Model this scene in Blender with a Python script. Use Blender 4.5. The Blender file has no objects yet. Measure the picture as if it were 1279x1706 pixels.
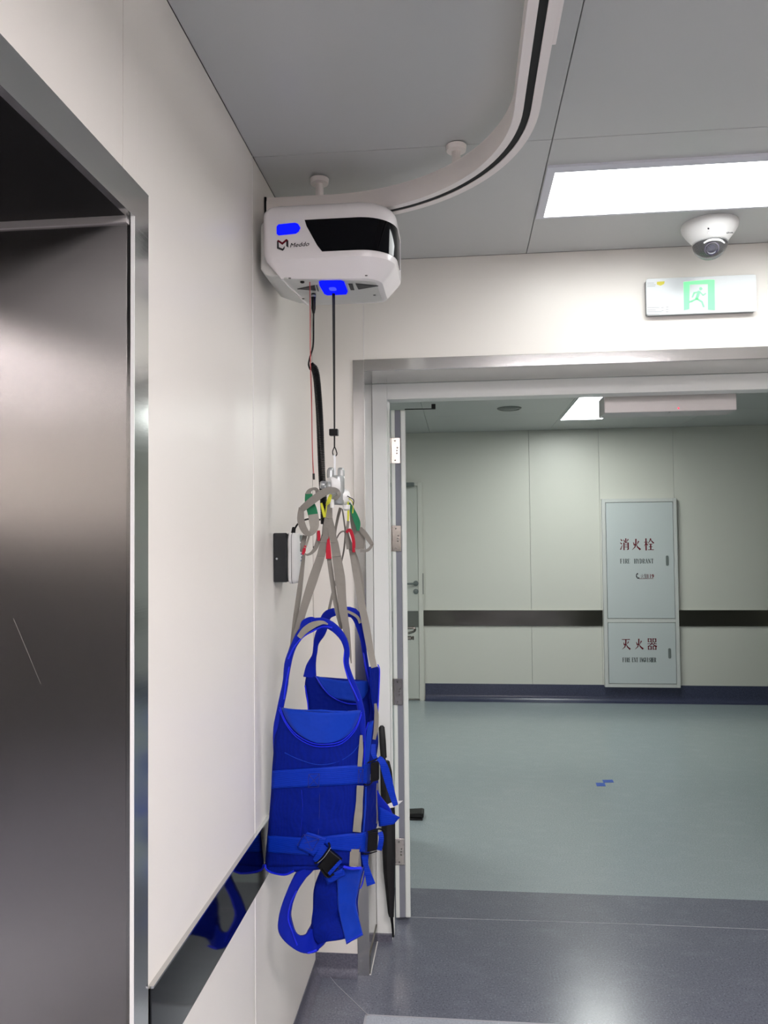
import bpy, bmesh, math, random
from mathutils import Vector, Matrix
random.seed(7)
SC = bpy.context.scene
COL = SC.collection
H = 1.61
# ------------------------------------------------------------------ camera
YAW, PITCH, ROLL, FPX = 0.09937, 0.03411, -0.00976, 1286.2
cy, sy, cp, sp = math.cos(YAW), math.sin(YAW), math.cos(PITCH), math.sin(PITCH)
FWD = Vector((-sy*cp, cy*cp, sp)); R0 = Vector((cy, sy, 0)); U0 = R0.cross(FWD)
RGT = R0*math.cos(ROLL) + U0*math.sin(ROLL); UPV = RGT.cross(FWD)
CAMP = Vector((0, 0, H))
cd = bpy.data.cameras.new('camera'); cam = bpy.data.objects.new('camera', cd); COL.objects.link(cam)
cd.sensor_fit = 'VERTICAL'; cd.sensor_height = 36; cd.sensor_width = 27; cd.lens = FPX/1706*36; cd.clip_start = .02
cam.matrix_world = Matrix(((RGT.x, UPV.x, -FWD.x, 0), (RGT.y, UPV.y, -FWD.y, 0), (RGT.z, UPV.z, -FWD.z, H), (0, 0, 0, 1)))
SC.camera = cam
# ------------------------------------------------------------------ world, exposure
wd = bpy.data.worlds.new('world'); SC.world = wd; wd.use_nodes = True
wd.node_tree.nodes['Background'].inputs[0].default_value = (.6, .62, .65, 1)
wd.node_tree.nodes['Background'].inputs[1].default_value = .3
SC.view_settings.view_transform = 'Standard'; SC.view_settings.look = 'None'
SC.view_settings.gamma = 1; SC.view_settings.use_curve_mapping = False
SC.view_settings.exposure = 0.0
L_NEAR, L_BACK, L_FAR = 12.0, 64.0, 27.0        # strengths of the ceiling light panels (used by their builder)
C_NEAR, C_BACK, C_FAR = (.98, 1, .99), (1, .93, .95), (.95, 1, .965)

def U(px, py, **k):
    """pixel of the 1279x1706 photograph -> point on the plane x=, y= or z="""
    d = RGT*((px-639.5)/FPX) + UPV*((853-py)/FPX) + FWD
    a, v = list(k.items())[0]; i = 'xyz'.index(a)
    return CAMP + d*((v-CAMP[i])/d[i])

def lin(c): 
    f = lambda v: (v/255/12.92 if v/255 <= .04045 else ((v/255+.055)/1.055)**2.4)
    return (f(c[0]), f(c[1]), f(c[2]), 1)

# ------------------------------------------------------------------ materials
def new_mat(name):
    m = bpy.data.materials.new(name); m.use_nodes = True
    nt = m.node_tree; return m, nt, nt.nodes['Principled BSDF']
def mat(name, c, rough=.5, metal=0, spec=.5, noise=None, bump=None, coat=0, c2=None, emit=None, es=0):
    m, nt, b = new_mat(name)
    N, L = nt.nodes.new, nt.links.new
    b.inputs['Base Color'].default_value = lin(c); b.inputs['Roughness'].default_value = rough
    b.inputs['Metallic'].default_value = metal; b.inputs['Specular IOR Level'].default_value = spec
    b.inputs['Coat Weight'].default_value = coat; b.inputs['Coat Roughness'].default_value = .08
    tc = N('ShaderNodeTexCoord')
    if noise:                       # (scale, contrast) colour grain between c and c2
        n = N('ShaderNodeTexNoise'); n.inputs['Scale'].default_value = noise[0]; n.inputs['Detail'].default_value = 3
        L(tc.outputs['Object'], n.inputs['Vector'])
        r = N('ShaderNodeValToRGB'); r.color_ramp.elements[0].position = .5-noise[1]; r.color_ramp.elements[1].position = .5+noise[1]
        r.color_ramp.elements[0].color = lin(c2 or [v*.85 for v in c]); r.color_ramp.elements[1].color = lin(c)
        L(n.outputs['Fac'], r.inputs['Fac']); L(r.outputs['Color'], b.inputs['Base Color'])
    if bump:                        # (scale xyz, strength, distance)
        mp = N('ShaderNodeMapping'); mp.inputs['Scale'].default_value = bump[0]
        n = N('ShaderNodeTexNoise'); n.inputs['Scale'].default_value = 1; n.inputs['Detail'].default_value = 3
        L(tc.outputs['Object'], mp.inputs['Vector']); L(mp.outputs['Vector'], n.inputs['Vector'])
        bp = N('ShaderNodeBump'); bp.inputs['Strength'].default_value = bump[1]; bp.inputs['Distance'].default_value = bump[2]
        L(n.outputs['Fac'], bp.inputs['Height']); L(bp.outputs['Normal'], b.inputs['Normal'])
    if emit:
        b.inputs['Emission Color'].default_value = lin(emit); b.inputs['Emission Strength'].default_value = es
    return m
def weave(name, c, scale, rough=.8, c2=None, depth=.0006, kind='mesh', sheen=.3):
    m, nt, b = new_mat(name); N, L = nt.nodes.new, nt.links.new
    b.inputs['Roughness'].default_value = rough; b.inputs['Sheen Weight'].default_value = sheen
    b.inputs['Specular IOR Level'].default_value = .12
    tc = N('ShaderNodeTexCoord')
    if kind == 'mesh':
        v = N('ShaderNodeTexVoronoi'); v.inputs['Scale'].default_value = scale; v.inputs['Randomness'].default_value = .15; out = v.outputs['Distance']
    else:
        v = N('ShaderNodeTexWave'); v.inputs['Scale'].default_value = scale; v.bands_direction = 'Z' if kind == 'ribs' else 'DIAGONAL'; out = v.outputs['Fac']
        v.inputs['Distortion'].default_value = .6
    L(tc.outputs['Object'], v.inputs['Vector'])
    r = N('ShaderNodeValToRGB'); r.color_ramp.elements[0].color = lin(c2 or [q*.6 for q in c]); r.color_ramp.elements[1].color = lin(c)
    r.color_ramp.elements[1].position = .6
    L(out, r.inputs['Fac']); L(r.outputs['Color'], b.inputs['Base Color'])
    bp = N('ShaderNodeBump'); bp.inputs['Strength'].default_value = .5; bp.inputs['Distance'].default_value = depth
    L(out, bp.inputs['Height'])
    n = N('ShaderNodeTexNoise'); n.inputs['Scale'].default_value = 22; L(tc.outputs['Object'], n.inputs['Vector'])
    b2 = N('ShaderNodeBump'); b2.inputs['Strength'].default_value = .5; b2.inputs['Distance'].default_value = .012
    L(n.outputs['Fac'], b2.inputs['Height']); L(b2.outputs['Normal'], bp.inputs['Normal'])
    L(bp.outputs['Normal'], b.inputs['Normal'])
    return m
def steel(name, c, rough, grain=(2, 2, 900), wob=.0, bstr=.05, aniso=0):
    m, nt, b = new_mat(name); N, L = nt.nodes.new, nt.links.new
    b.inputs['Metallic'].default_value = 1; b.inputs['Base Color'].default_value = lin(c)
    tc = N('ShaderNodeTexCoord'); mp = N('ShaderNodeMapping'); mp.inputs['Scale'].default_value = grain
    n = N('ShaderNodeTexNoise'); n.inputs['Detail'].default_value = 2; n.inputs['Scale'].default_value = 1
    L(tc.outputs['Object'], mp.inputs['Vector']); L(mp.outputs['Vector'], n.inputs['Vector'])
    r = N('ShaderNodeMapRange'); r.inputs['To Min'].default_value = rough*(.97 if aniso else .75); r.inputs['To Max'].default_value = rough*(1.04 if aniso else 1.3)
    L(n.outputs['Fac'], r.inputs['Value']); L(r.outputs['Result'], b.inputs['Roughness'])
    bp = N('ShaderNodeBump'); bp.inputs['Strength'].default_value = bstr; bp.inputs['Distance'].default_value = .0006
    L(n.outputs['Fac'], bp.inputs['Height'])
    if aniso:
        b.inputs['Anisotropic'].default_value = aniso; cx = N('ShaderNodeCombineXYZ')
        cx.inputs[0].default_value = .7071; cx.inputs[1].default_value = .7071; L(cx.outputs[0], b.inputs['Tangent'])
    if wob:
        n2 = N('ShaderNodeTexNoise'); n2.inputs['Scale'].default_value = 2.2; n2.inputs['Detail'].default_value = 0; L(tc.outputs['Object'], n2.inputs['Vector'])
        b2 = N('ShaderNodeBump'); b2.inputs['Strength'].default_value = 1; b2.inputs['Distance'].default_value = wob
        L(n2.outputs['Fac'], b2.inputs['Height']); L(b2.outputs['Normal'], bp.inputs['Normal'])
    L(bp.outputs['Normal'], b.inputs['Normal'])
    return m
def vinyl(name, c, dark, light, rough=.2, streak=.12):
    m, nt, b = new_mat(name); N, L = nt.nodes.new, nt.links.new
    tc = N('ShaderNodeTexCoord')
    n = N('ShaderNodeTexNoise'); n.inputs['Scale'].default_value = 150; n.inputs['Detail'].default_value = 4; n.inputs['Roughness'].default_value = .7
    L(tc.outputs['Object'], n.inputs['Vector'])
    r = N('ShaderNodeValToRGB'); e = r.color_ramp.elements
    e[0].position = .36; e[0].color = lin(dark); e[1].position = .66; e[1].color = lin(light)
    for p in (.45, .56): q = e.new(p); q.color = lin(c)
    L(n.outputs['Fac'], r.inputs['Fac'])
    # scuffs
    mp = N('ShaderNodeMapping'); mp.inputs['Scale'].default_value = (3, 5, 1); mp.inputs['Rotation'].default_value = (0, 0, .5)
    n2 = N('ShaderNodeTexNoise'); n2.inputs['Scale'].default_value = 3; n2.inputs['Detail'].default_value = 8; n2.inputs['Roughness'].default_value = .65
    L(tc.outputs['Object'], mp.inputs['Vector']); L(mp.outputs['Vector'], n2.inputs['Vector'])
    r2 = N('ShaderNodeMapRange'); r2.inputs['From Min'].default_value = .5; r2.inputs['From Max'].default_value = .85
    r2.inputs['To Max'].default_value = streak*2.2; L(n2.outputs['Fac'], r2.inputs['Value'])
    mx = N('ShaderNodeMix'); mx.data_type = 'RGBA'; mx.inputs[7].default_value = lin((200, 205, 215))
    L(r2.outputs['Result'], mx.inputs[0]); L(r.outputs['Color'], mx.inputs[6]); L(mx.outputs[2], b.inputs['Base Color'])
    r3 = N('ShaderNodeMapRange'); r3.inputs['To Min'].default_value = rough; r3.inputs['To Max'].default_value = rough*1.25
    L(n2.outputs['Fac'], r3.inputs['Value']); L(r3.outputs['Result'], b.inputs['Roughness'])
    bp = N('ShaderNodeBump'); bp.inputs['Strength'].default_value = .06; bp.inputs['Distance'].default_value = .002
    L(n.outputs['Fac'], bp.inputs['Height']); L(bp.outputs['Normal'], b.inputs['Normal'])
    return m
def glow(name, c, s):
    m, nt, b = new_mat(name); nt.nodes.remove(b)
    e = nt.nodes.new('ShaderNodeEmission'); e.inputs[0].default_value = (*c, 1); e.inputs[1].default_value = s
    nt.links.new(e.outputs[0], nt.nodes['Material Output'].inputs[0]); return m

M = dict(
    wall=mat('wall_panel_paint', (232, 228, 221), .38, bump=((1.3, 1.3, 1.3), .12, .01), coat=.0, spec=.5),
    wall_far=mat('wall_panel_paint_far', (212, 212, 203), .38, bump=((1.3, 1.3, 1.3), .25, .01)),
    seam=mat('seam_strip', (236, 233, 230), .4),
    groove=mat('panel_backing', (150, 148, 146), .7),
    ceil=mat('ceiling_paint', (188, 190, 189), .35, bump=((1, 1, 1), .2, .01)),
    cgroove=mat('ceiling_backing', (120, 120, 118), .7),
    floor_d=vinyl('vinyl_dark', (104, 107, 119), (78, 81, 92), (132, 136, 150), .2, .04),
    floor_l=vinyl('vinyl_light', (150, 161, 164), (132, 144, 147), (172, 181, 184), .17, .05),
    floor_n=vinyl('vinyl_pale', (170, 175, 185), (150, 156, 166), (190, 195, 204), .2, .05),
    cove=mat('vinyl_cove', (68, 72, 96), .3, noise=(160, .12), c2=(52, 56, 76)),
    cove_n=mat('vinyl_cove_near', (104, 104, 116), .35, noise=(160, .12), c2=(84, 84, 96)),
    weld=mat('weld_line', (165, 165, 172), .5),
    steel=steel('brushed_steel', (204, 204, 202), .16, (2, 2, 700), .004),
    steel_jamb=steel('brushed_steel_jamb', (196, 193, 191), .25, (500, 500, 2), .006, .0006, .93),
    steel_rail=steel('dark_steel_rail', (42, 43, 45), .06, (2, 2, 500), 0, .02),
    steel_far=steel('far_steel_rail', (126, 124, 116), .16, (2, 2, 500), .012),
    soffit=mat('shaded_soffit', (22, 21, 20), .3, metal=.6),  # steel underside of the lift opening, its unlit darkness put into the colour
    hinge=mat('hinge_nickel', (160, 156, 150), .22, metal=1, bump=((60, 60, 60), .1, .001)),
    screw=mat('screw_metal', (120, 118, 116), .35, metal=1),
    door=mat('door_paint', (226, 230, 224), .35),
    frame=mat('door_frame_paint', (228, 230, 226), .35),
    door_core=mat('door_edge_seal', (128, 130, 140), .6),
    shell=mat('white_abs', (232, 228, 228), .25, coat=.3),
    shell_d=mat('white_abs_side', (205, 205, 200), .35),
    under=mat('grey_base_plate', (190, 191, 187), .4),
    rail=mat('powder_white', (240, 233, 229), .35),
    black_gloss=mat('black_gloss', (2, 2, 5), .05, spec=.2),
    black=mat('black_plastic', (8, 8, 10), .4, spec=.25),
    black_soft=mat('black_rubber', (10, 10, 11), .6),
    charcoal=mat('dark_gloss_box', (26, 30, 34), .25),
    blue_led=glow('blue_led', (.004, .009, 1.0), 1.25),
    blue_led2=glow('blue_led_soft', (.06, .08, 1.0), 1.2),
    red=mat('red_print', (150, 30, 48), .5), dred=mat('dark_red_print', (100, 6, 26), .6, spec=.2),
    ink=mat('dark_ink', (28, 28, 34), .5), green_ink=mat('green_black_ink', (34, 46, 46), .6, spec=.2),
    blue=weave('blue_spacer_mesh', (0, 25, 130), 300, c2=(0, 17, 102), sheen=.0, depth=.0003),
    blue_smooth=weave('blue_smooth_cloth', (4, 56, 178), 260, .55, c2=(2, 46, 158), kind='diag', sheen=.1),
    blue_pad=weave('blue_padded_edge', (0, 30, 168), 300, .6, c2=(0, 22, 136), kind='diag', sheen=.05),
    blue_web=weave('blue_webbing', (6, 48, 170), 62, .55, c2=(3, 38, 150), kind='ribs', sheen=.0, depth=.0006),
    piping=mat('blue_piping', (14, 36, 224), .4),
    stitch=mat('stitch', (14, 28, 120), .7),
    grey_web=weave('grey_webbing', (134, 130, 123), 300, .6, c2=(114, 110, 103), kind='diag', depth=.0004),
    grey_mid=weave('pale_grey_webbing', (152, 148, 140), 300, .6, c2=(132, 128, 120), kind='diag', depth=.0004),
    grey_lite=weave('silver_webbing', (142, 138, 128), 300, .5, c2=(122, 118, 108), kind='diag', depth=.0004),
    green_web=weave('green_webbing', (40, 122, 84), 300, .6, c2=(26, 100, 66), kind='diag', depth=.0004),
    yellow_web=weave('yellow_webbing', (214, 216, 66), 300, .6, c2=(180, 180, 44), kind='diag', depth=.0004),
    red_web=weave('red_webbing', (184, 34, 54), 300, .6, c2=(156, 24, 42), kind='diag', depth=.0004),
    silver=mat('silver_plastic', (172, 176, 176), .3, metal=.6),
    white_pl=mat('white_plastic', (228, 228, 226), .3),
    clearish=mat('translucent_white', (226, 230, 232), .2),
    redcord=mat('red_cord', (176, 70, 70), .6),
    white_paper=mat('white_label', (236, 234, 236), .6),
    cab=mat('cabinet_paint', (196, 203, 203), .35), cabf=mat('cabinet_frame_paint', (204, 206, 203), .35),
    cab_gap=mat('cabinet_gap', (70, 76, 78), .7),
    grip=mat('grey_grip', (110, 118, 116), .5),
    tape=mat('blue_tape', (44, 84, 176), .5),
    alu=mat('aluminium_cover', (196, 192, 190), .4, metal=.3, bump=((2, 2, 300), .05, .001)),
    vent=mat('vent_paint', (120, 124, 120), .5),
    sign=mat('sign_face', (206, 212, 214), .25),
    sign_g=mat('sign_green', (120, 235, 150), .4, emit=(90, 255, 130), es=.75),
    sign_e=mat('sign_edge', (120, 126, 128), .4),
    yellow=mat('yellow_sticker', (214, 206, 70), .5),
    lightframe=mat('light_frame', (214, 216, 224), .35),
    dark_board=mat('added_board_black', (20, 20, 21), .6, spec=.2),  # for the unseen boards added to darken reflections and bounce
    copper=mat('motor_silver', (200, 200, 200), .3, metal=.7),
)
m, nt, b = new_mat('clear_dome'); b.inputs['Base Color'].default_value = (.9, .9, .92, 1)
b.inputs['Transmission Weight'].default_value = .93; b.inputs['Roughness'].default_value = .03; b.inputs['IOR'].default_value = 1.15
M['dome'] = m

# ------------------------------------------------------------------ mesh helpers
class MB:
    def __init__(s): s.v = []; s.f = []
    def add(s, vs, fs):
        o = len(s.v); s.v += [Vector(v) for v in vs]; s.f += [tuple(i+o for i in f) for f in fs]; return s
    def box(s, a, b):
        x0, y0, z0 = a; x1, y1, z1 = b
        return s.add([(x0,y0,z0),(x1,y0,z0),(x1,y1,z0),(x0,y1,z0),(x0,y0,z1),(x1,y0,z1),(x1,y1,z1),(x0,y1,z1)],
                     [(0,3,2,1),(4,5,6,7),(0,1,5,4),(1,2,6,5),(2,3,7,6),(3,0,4,7)])
    def loft(s, rings, cap=True, closed=True):
        n = len(rings[0]); vs = [p for r in rings for p in r]; fs = []
        for i in range(len(rings)-1):
            for j in range(n if closed else n-1):
                k = (j+1) % n; fs.append((i*n+j, i*n+k, (i+1)*n+k, (i+1)*n+j))
        if cap: fs.append(tuple(range(n))[::-1]); fs.append(tuple((len(rings)-1)*n+j for j in range(n)))
        return s.add(vs, fs)
    def lathe(s, c, axis, prof, n=24, cap=True):
        """prof: [(t, r)] along axis from c"""
        ax = Vector(axis).normalized(); a = ax.orthogonal().normalized(); b = ax.cross(a)
        return s.loft([[Vector(c)+ax*t+(a*math.cos(2*math.pi*j/n)+b*math.sin(2*math.pi*j/n))*r for j in range(n)] for t, r in prof], cap)
    def prism(s, poly, d, back=None):
        """poly: planar points, pushed along vector d"""
        d = Vector(d); p = [Vector(q) for q in poly]; return s.loft([p, [q+d for q in p]])
    def tube(s, path, r, n=8, cap=True):
        P = [Vector(p) for p in path]; rings = []; a = None
        for i, p in enumerate(P):
            t = (P[min(i+1, len(P)-1)]-P[max(i-1, 0)]).normalized()
            if a is None: a = t.orthogonal().normalized()
            a = (a-t*a.dot(t)).normalized(); b = t.cross(a); rr = r[i] if isinstance(r, (list, tuple)) else r
            rings.append([p+(a*math.cos(2*math.pi*j/n)+b*math.sin(2*math.pi*j/n))*rr for j in range(n)])
        return s.loft(rings, cap)
    def strip(s, path, widths, t, face=None, n=4, twist=None):
        """flat webbing (n=4) or padded band (n>4) along 3-D path, broad side towards face"""
        P = [Vector(p) for p in path]; rings = []
        W = widths if isinstance(widths, (list, tuple)) else [widths]*len(P)
        if len(W) != len(P): W = [W[0]+(W[-1]-W[0])*i/(len(P)-1) for i in range(len(P))] if len(W) == 2 else resample1(W, len(P))
        for i, p in enumerate(P):
            tg = (P[min(i+1, len(P)-1)]-P[max(i-1, 0)]).normalized()
            f = Vector(face) if face else (CAMP-p)*1.0
            f = (f-tg*f.dot(tg)).normalized(); side = tg.cross(f)
            if twist is not None:
                an = twist if not isinstance(twist, (list, tuple)) else resample1(twist, len(P))[i]
                c_, s_ = math.cos(an), math.sin(an); side, f = side*c_+f*s_, f*c_-side*s_
            if n == 4: r = [p+side*(a*W[i]/2)+f*(b*t/2) for a, b in ((-1,-1),(1,-1),(1,1),(-1,1))]
            else: r = [p+side*(math.cos(2*math.pi*j/n)*W[i]/2)+f*(math.sin(2*math.pi*j/n)*t/2) for j in range(n)]
            rings.append(r)
        return s.loft(rings)
def resample1(a, n):
    o = []
    for i in range(n):
        t = i/(n-1)*(len(a)-1); k = min(int(t), len(a)-2); o.append(a[k]+(a[k+1]-a[k])*(t-k))
    return o
def smooth(pts, n):
    """Catmull-Rom through pts, n samples even in arc length"""
    P = [Vector(p) for p in pts]; P = [P[0]*2-P[1]]+P+[P[-1]*2-P[-2]]; out = []
    for i in range(1, len(P)-2):
        for k in range(12):
            t = k/12; a, b, c, d = P[i-1:i+3]
            out.append(.5*((2*b)+(c-a)*t+(2*a-5*b+4*c-d)*t*t+(3*b-a-3*c+d)*t**3))
    out.append(P[-2]); L = [0]
    for i in range(1, len(out)): L.append(L[-1]+(out[i]-out[i-1]).length)
    res = []; k = 0
    for i in range(n):
        s = L[-1]*i/(n-1)
        while k < len(L)-2 and L[k+1] < s: k += 1
        q = (s-L[k])/max(1e-9, L[k+1]-L[k]); res.append(out[k]+(out[k+1]-out[k])*min(1, q))
    return res
ORG = {}
def mk(name, mb, m, parent=None, sm=False, bev=0, seg=2, sub=0, solid=0, kind=None, label=None):
    if parent is not None: o0 = ORG[parent.name]
    else:
        xs = [v.x for v in mb.v]; ys = [v.y for v in mb.v]; zs = [v.z for v in mb.v]
        o0 = Vector(((min(xs)+max(xs))/2, (min(ys)+max(ys))/2, min(zs)))
    me = bpy.data.meshes.new(name); me.from_pydata([tuple(v-o0) for v in mb.v], [], mb.f); me.validate()
    bm = bmesh.new(); bm.from_mesh(me); bmesh.ops.recalc_face_normals(bm, faces=bm.faces); bm.to_mesh(me); bm.free()
    me.materials.append(m if not isinstance(m, str) else M[m])
    o = bpy.data.objects.new(name, me); COL.objects.link(o)
    if parent is not None: o.parent = parent
    else: o.location = o0
    ORG[o.name] = o0
    if sm:
        for p in me.polygons: p.use_smooth = True
        if hasattr(me, 'set_sharp_from_angle'): me.set_sharp_from_angle(angle=math.radians(sm if sm > 1 else 40))
    if solid: q = o.modifiers.new('solid', 'SOLIDIFY'); q.thickness = solid; q.offset = 0
    if bev: q = o.modifiers.new('bevel', 'BEVEL'); q.width = bev; q.segments = seg; q.limit_method = 'ANGLE'; q.angle_limit = math.radians(35)
    if sub: q = o.modifiers.new('sub', 'SUBSURF'); q.levels = sub; q.render_levels = sub
    if kind: o['kind'] = kind
    if label: o['label'] = label
    return o
def tag(o, label, cat, group=None):
    o['label'] = label; o['category'] = cat
    if group: o['group'] = group
    return o
def thing(name, label, cat, loc, group=None):
    o = bpy.data.objects.new(name, None); COL.objects.link(o); o.location = loc; o.empty_display_size = .05
    ORG[o.name] = Vector(loc); return tag(o, label, cat, group)
def dup(o, loc, label, group=None):
    def cp(q, par):
        c = q.copy(); COL.objects.link(c); c.parent = par; ORG[c.name] = ORG[q.name]
        for ch in [x for x in bpy.data.objects if x.parent == q]: cp(ch, c)
        return c
    c = cp(o, None); c.location = loc; c['label'] = label
    if group: c['group'] = group
    return c
def bx(name, a, b, m, parent=None, bev=0, kind=None, **k):
    return mk(name, MB().box(a, b), m, parent, bev=bev, kind=kind, **k)
def S(name, a, b, m, **k): return bx(name, a, b, m, kind='structure', **k)
def textmesh(s, size, bold=0, shear=0):
    cu = bpy.data.curves.new('t', 'FONT'); cu.body = s; cu.size = size; cu.offset = bold; cu.shear = shear; cu.resolution_u = 3
    o = bpy.data.objects.new('t', cu); COL.objects.link(o); bpy.context.view_layer.update()
    dg = bpy.context.evaluated_depsgraph_get(); me = bpy.data.meshes.new_from_object(o.evaluated_get(dg))
    vs = [v.co.copy() for v in me.vertices]; fs = [tuple(p.vertices) for p in me.polygons]
    bpy.data.objects.remove(o); bpy.data.curves.remove(cu); bpy.data.meshes.remove(me)
    return vs, fs
def place_text(mb, s, size, org, rt, up, nrm, lift=.0004, bold=0, shear=0, width=None):
    vs, fs = textmesh(s, size, bold, shear)
    if not vs: return 0
    x0 = min(v.x for v in vs); x1 = max(v.x for v in vs); k = (width/(x1-x0)) if width else 1
    org, rt, up, nrm = map(Vector, (org, rt, up, nrm))
    mb.add([org+rt*((v.x-x0)*k)+up*v.y+nrm*lift for v in vs], fs); return (x1-x0)*k
def rrect(w, h, r, n=4):
    p = []
    for cx, cy_, a0 in ((w/2-r, h/2-r, 0), (-w/2+r, h/2-r, 90), (-w/2+r, -h/2+r, 180), (w/2-r, -h/2+r, 270)):
        for k in range(n+1):
            a = math.radians(a0+90*k/n); p.append((cx+r*math.cos(a), cy_+r*math.sin(a)))
    return p

# ------------------------------------------------------------------ the setting
WX, DY, DY2, FY, CZ = -.559, 2.884, 3.2, 7.735, 2.666
XR, YB = 2.0, -3.7
FXL, FXR = -2.6, 4.6
# floor
fl = S('floor', (WX-.6, YB, -.1), (FXR, FY+.1, -.004), 'cgroove')
bx('vinyl_sheet', (-.337, -.5, -.004), (XR, 2.648, 0), 'floor_n', fl, label='pale grey vinyl sheet of the near room')
mbf = MB().box((WX, YB, -.004), (-.337, 2.648, 0)).box((-.337, YB, -.004), (XR, -.5, 0)).box((WX, 2.648, -.004), (XR, 3.604, 0)).box((FXL, 3.2, -.004), (WX, 3.604, 0)).box((XR, 3.2, -.004), (FXR, 3.604, 0))
mk('vinyl_border', mbf, 'floor_d', fl, label='dark blue-grey speckled vinyl border at the doorway')
bx('vinyl_sheet', (FXL, 3.604, -.004), (FXR, FY, 0), 'floor_l', fl, label='grey-green vinyl sheet of the far corridor')
wl = MB().box((-.345, YB, 0), (-.337, 2.648, .0006)).box((-.345, 2.644, 0), (XR, 2.65, .0006))
wl.tube([U(532, 1605, z=.0008), U(560, 1640, z=.0008), U(612, 1690, z=.0008)], .0012, 4)
wl.tube([(-.25, 3.33, .0005), (.7, 3.345, .0005), (1.5, 3.34, .0005)], .0012, 4)
mk('weld_line', wl, 'weld', fl)
# ceilings
ce = S('ceiling', (WX-.1, YB, CZ+.012), (FXR, FY+.1, CZ+.1), 'cgroove')
xs = [WX, .255, 1.455, XR]; ys = [YB, -2.75, -1.55, -.345, .855, 2.055, DY]
LN = (.262, 1.45, 2.215, 2.545)      # near light opening
for i in range(len(xs)-1):
    for j in range(len(ys)-1):
        bx('ceiling_panel', (xs[i]+.001, ys[j]+.001, CZ), (xs[i+1]-.001, ys[j+1]-.001, CZ+.012), 'ceil', ce, bev=.0015)
fx = [FXL, -1.5, -.3, .88, 2.1, 3.3, FXR]; fy = [DY2, 4.3, 5.5, 6.7, FY]
for i in range(len(fx)-1):
    for j in range(len(fy)-1):
        bx('ceiling_panel', (fx[i]+.001, fy[j]+.001, CZ), (fx[i+1]-.001, fy[j+1]-.001, CZ+.012), 'ceil', ce, bev=.0015)
# left wall with the lift opening (y -.1 .. 1.268, z 0 .. 2.171)
EY0, EY1, EZ = -.12, 1.268, 2.171
wlft = mk('wall_left', MB().box((WX-.45, EY1+.03, -.1), (WX-.012, DY2, CZ+.1)).box((WX-.45, EY0, EZ+.03), (WX-.012, EY1+.03, CZ+.1)).box((WX-.45, YB-.1, -.1), (WX-.012, EY0-.03, CZ+.1)), 'groove', kind='structure')
for a, b_, z0 in ((EY1+.02, 2.046, 0), (2.046, DY, 0)):
    bx('wall_panel', (WX-.012, a+(.001 if a > 1.3 else 0), 0), (WX, b_-.0015, CZ), 'wall', wlft, bev=.0012)
bx('wall_panel', (WX-.012, .05, EZ+.02), (WX, 1.231-.0008, CZ), 'wall', wlft, bev=.0012)
bx('wall_panel', (WX-.012, 1.231+.0008, EZ+.02), (WX, EY1+.02, CZ), 'wall', wlft)
for a, b_ in ((-1.2, .05), ):
    bx('wall_panel', (WX-.012, a, EZ+.02), (WX, b_-.002, CZ), 'wall', wlft, bev=.0012)
for a, b_ in ((-1.35, EY0-.02), (-2.55, -1.35), (YB, -2.55)):
    bx('wall_panel', (WX-.012, a, 0), (WX, b_-.002, CZ if a < -1.3 else EZ+.018), 'wall', wlft, bev=.0012)
bx('seam_strip', (WX-.004, 2.0445, .05), (WX+.0012, 2.0475, CZ), 'seam', wlft)
# door wall
wf = mk('wall_front', MB().box((WX-.1, DY+.012, -.1), (-.36, DY2-.001, CZ+.1)).box((-.36, DY+.012, 2.29), (1.55, DY2-.001, CZ+.1)).box((1.55, DY+.012, -.1), (XR+.1, DY2-.001, CZ+.1))
        .box((FXL, DY+.012, -.1), (WX-.45, DY2, CZ+.1)).box((XR+.1, DY+.012, -.1), (FXR, DY2, CZ+.1)), 'groove', kind='structure')
bx('wall_panel', (WX, DY, 0), (-.3595, DY+.012, CZ), 'wall', wf, bev=.0012)
bx('wall_panel', (-.3575, DY, 2.285), (1.55, DY+.012, CZ), 'wall', wf, bev=.0012)
bx('wall_panel', (1.552, DY, 0), (XR, DY+.012, CZ), 'wall', wf, bev=.0012)
bx('seam_strip', (-.3605, DY-.001, 2.287), (-.3575, DY+.002, CZ), 'seam', wf)
# right, back walls of the near room
wr = S('wall_right', (XR, YB-.1, -.1), (XR+.1, DY+.012, CZ+.1), 'wall')
wb = S('wall_back', (WX-.45, YB-.1, -.1), (XR+.1, YB, CZ+.1), 'wall')
bx('added_dark_board', (XR-.02, YB+.02, .0), (XR, 1.6, 1.70), 'dark_board', wr)  # unseen board, added to cut bounce and darken the jamb reflection
bx('added_dark_board', (WX, YB, .0), (XR, YB+.02, 1.80), 'dark_board', wb)  # unseen board, added so the lower jamb reflects something dark
# far corridor walls
ww = S('wall_far', (FXL, FY+.012, -.1), (FXR, FY+.12, CZ+.1), 'groove')
px = [FXL, -1.5, -.56, .677, 1.353, 2.061, 3.3, FXR]
for i in range(len(px)-1):
    bx('wall_panel', (px[i]+.0012, FY, 0), (px[i+1]-.0012, FY+.012, CZ), 'wall_far', ww, bev=.0015)
S('wall_corridor_left', (FXL-.1, DY, -.1), (FXL, FY+.1, CZ+.1), 'wall_far')
S('wall_corridor_right', (FXR, DY, -.1), (FXR+.1, FY+.1, CZ+.1), 'wall_far')

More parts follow.
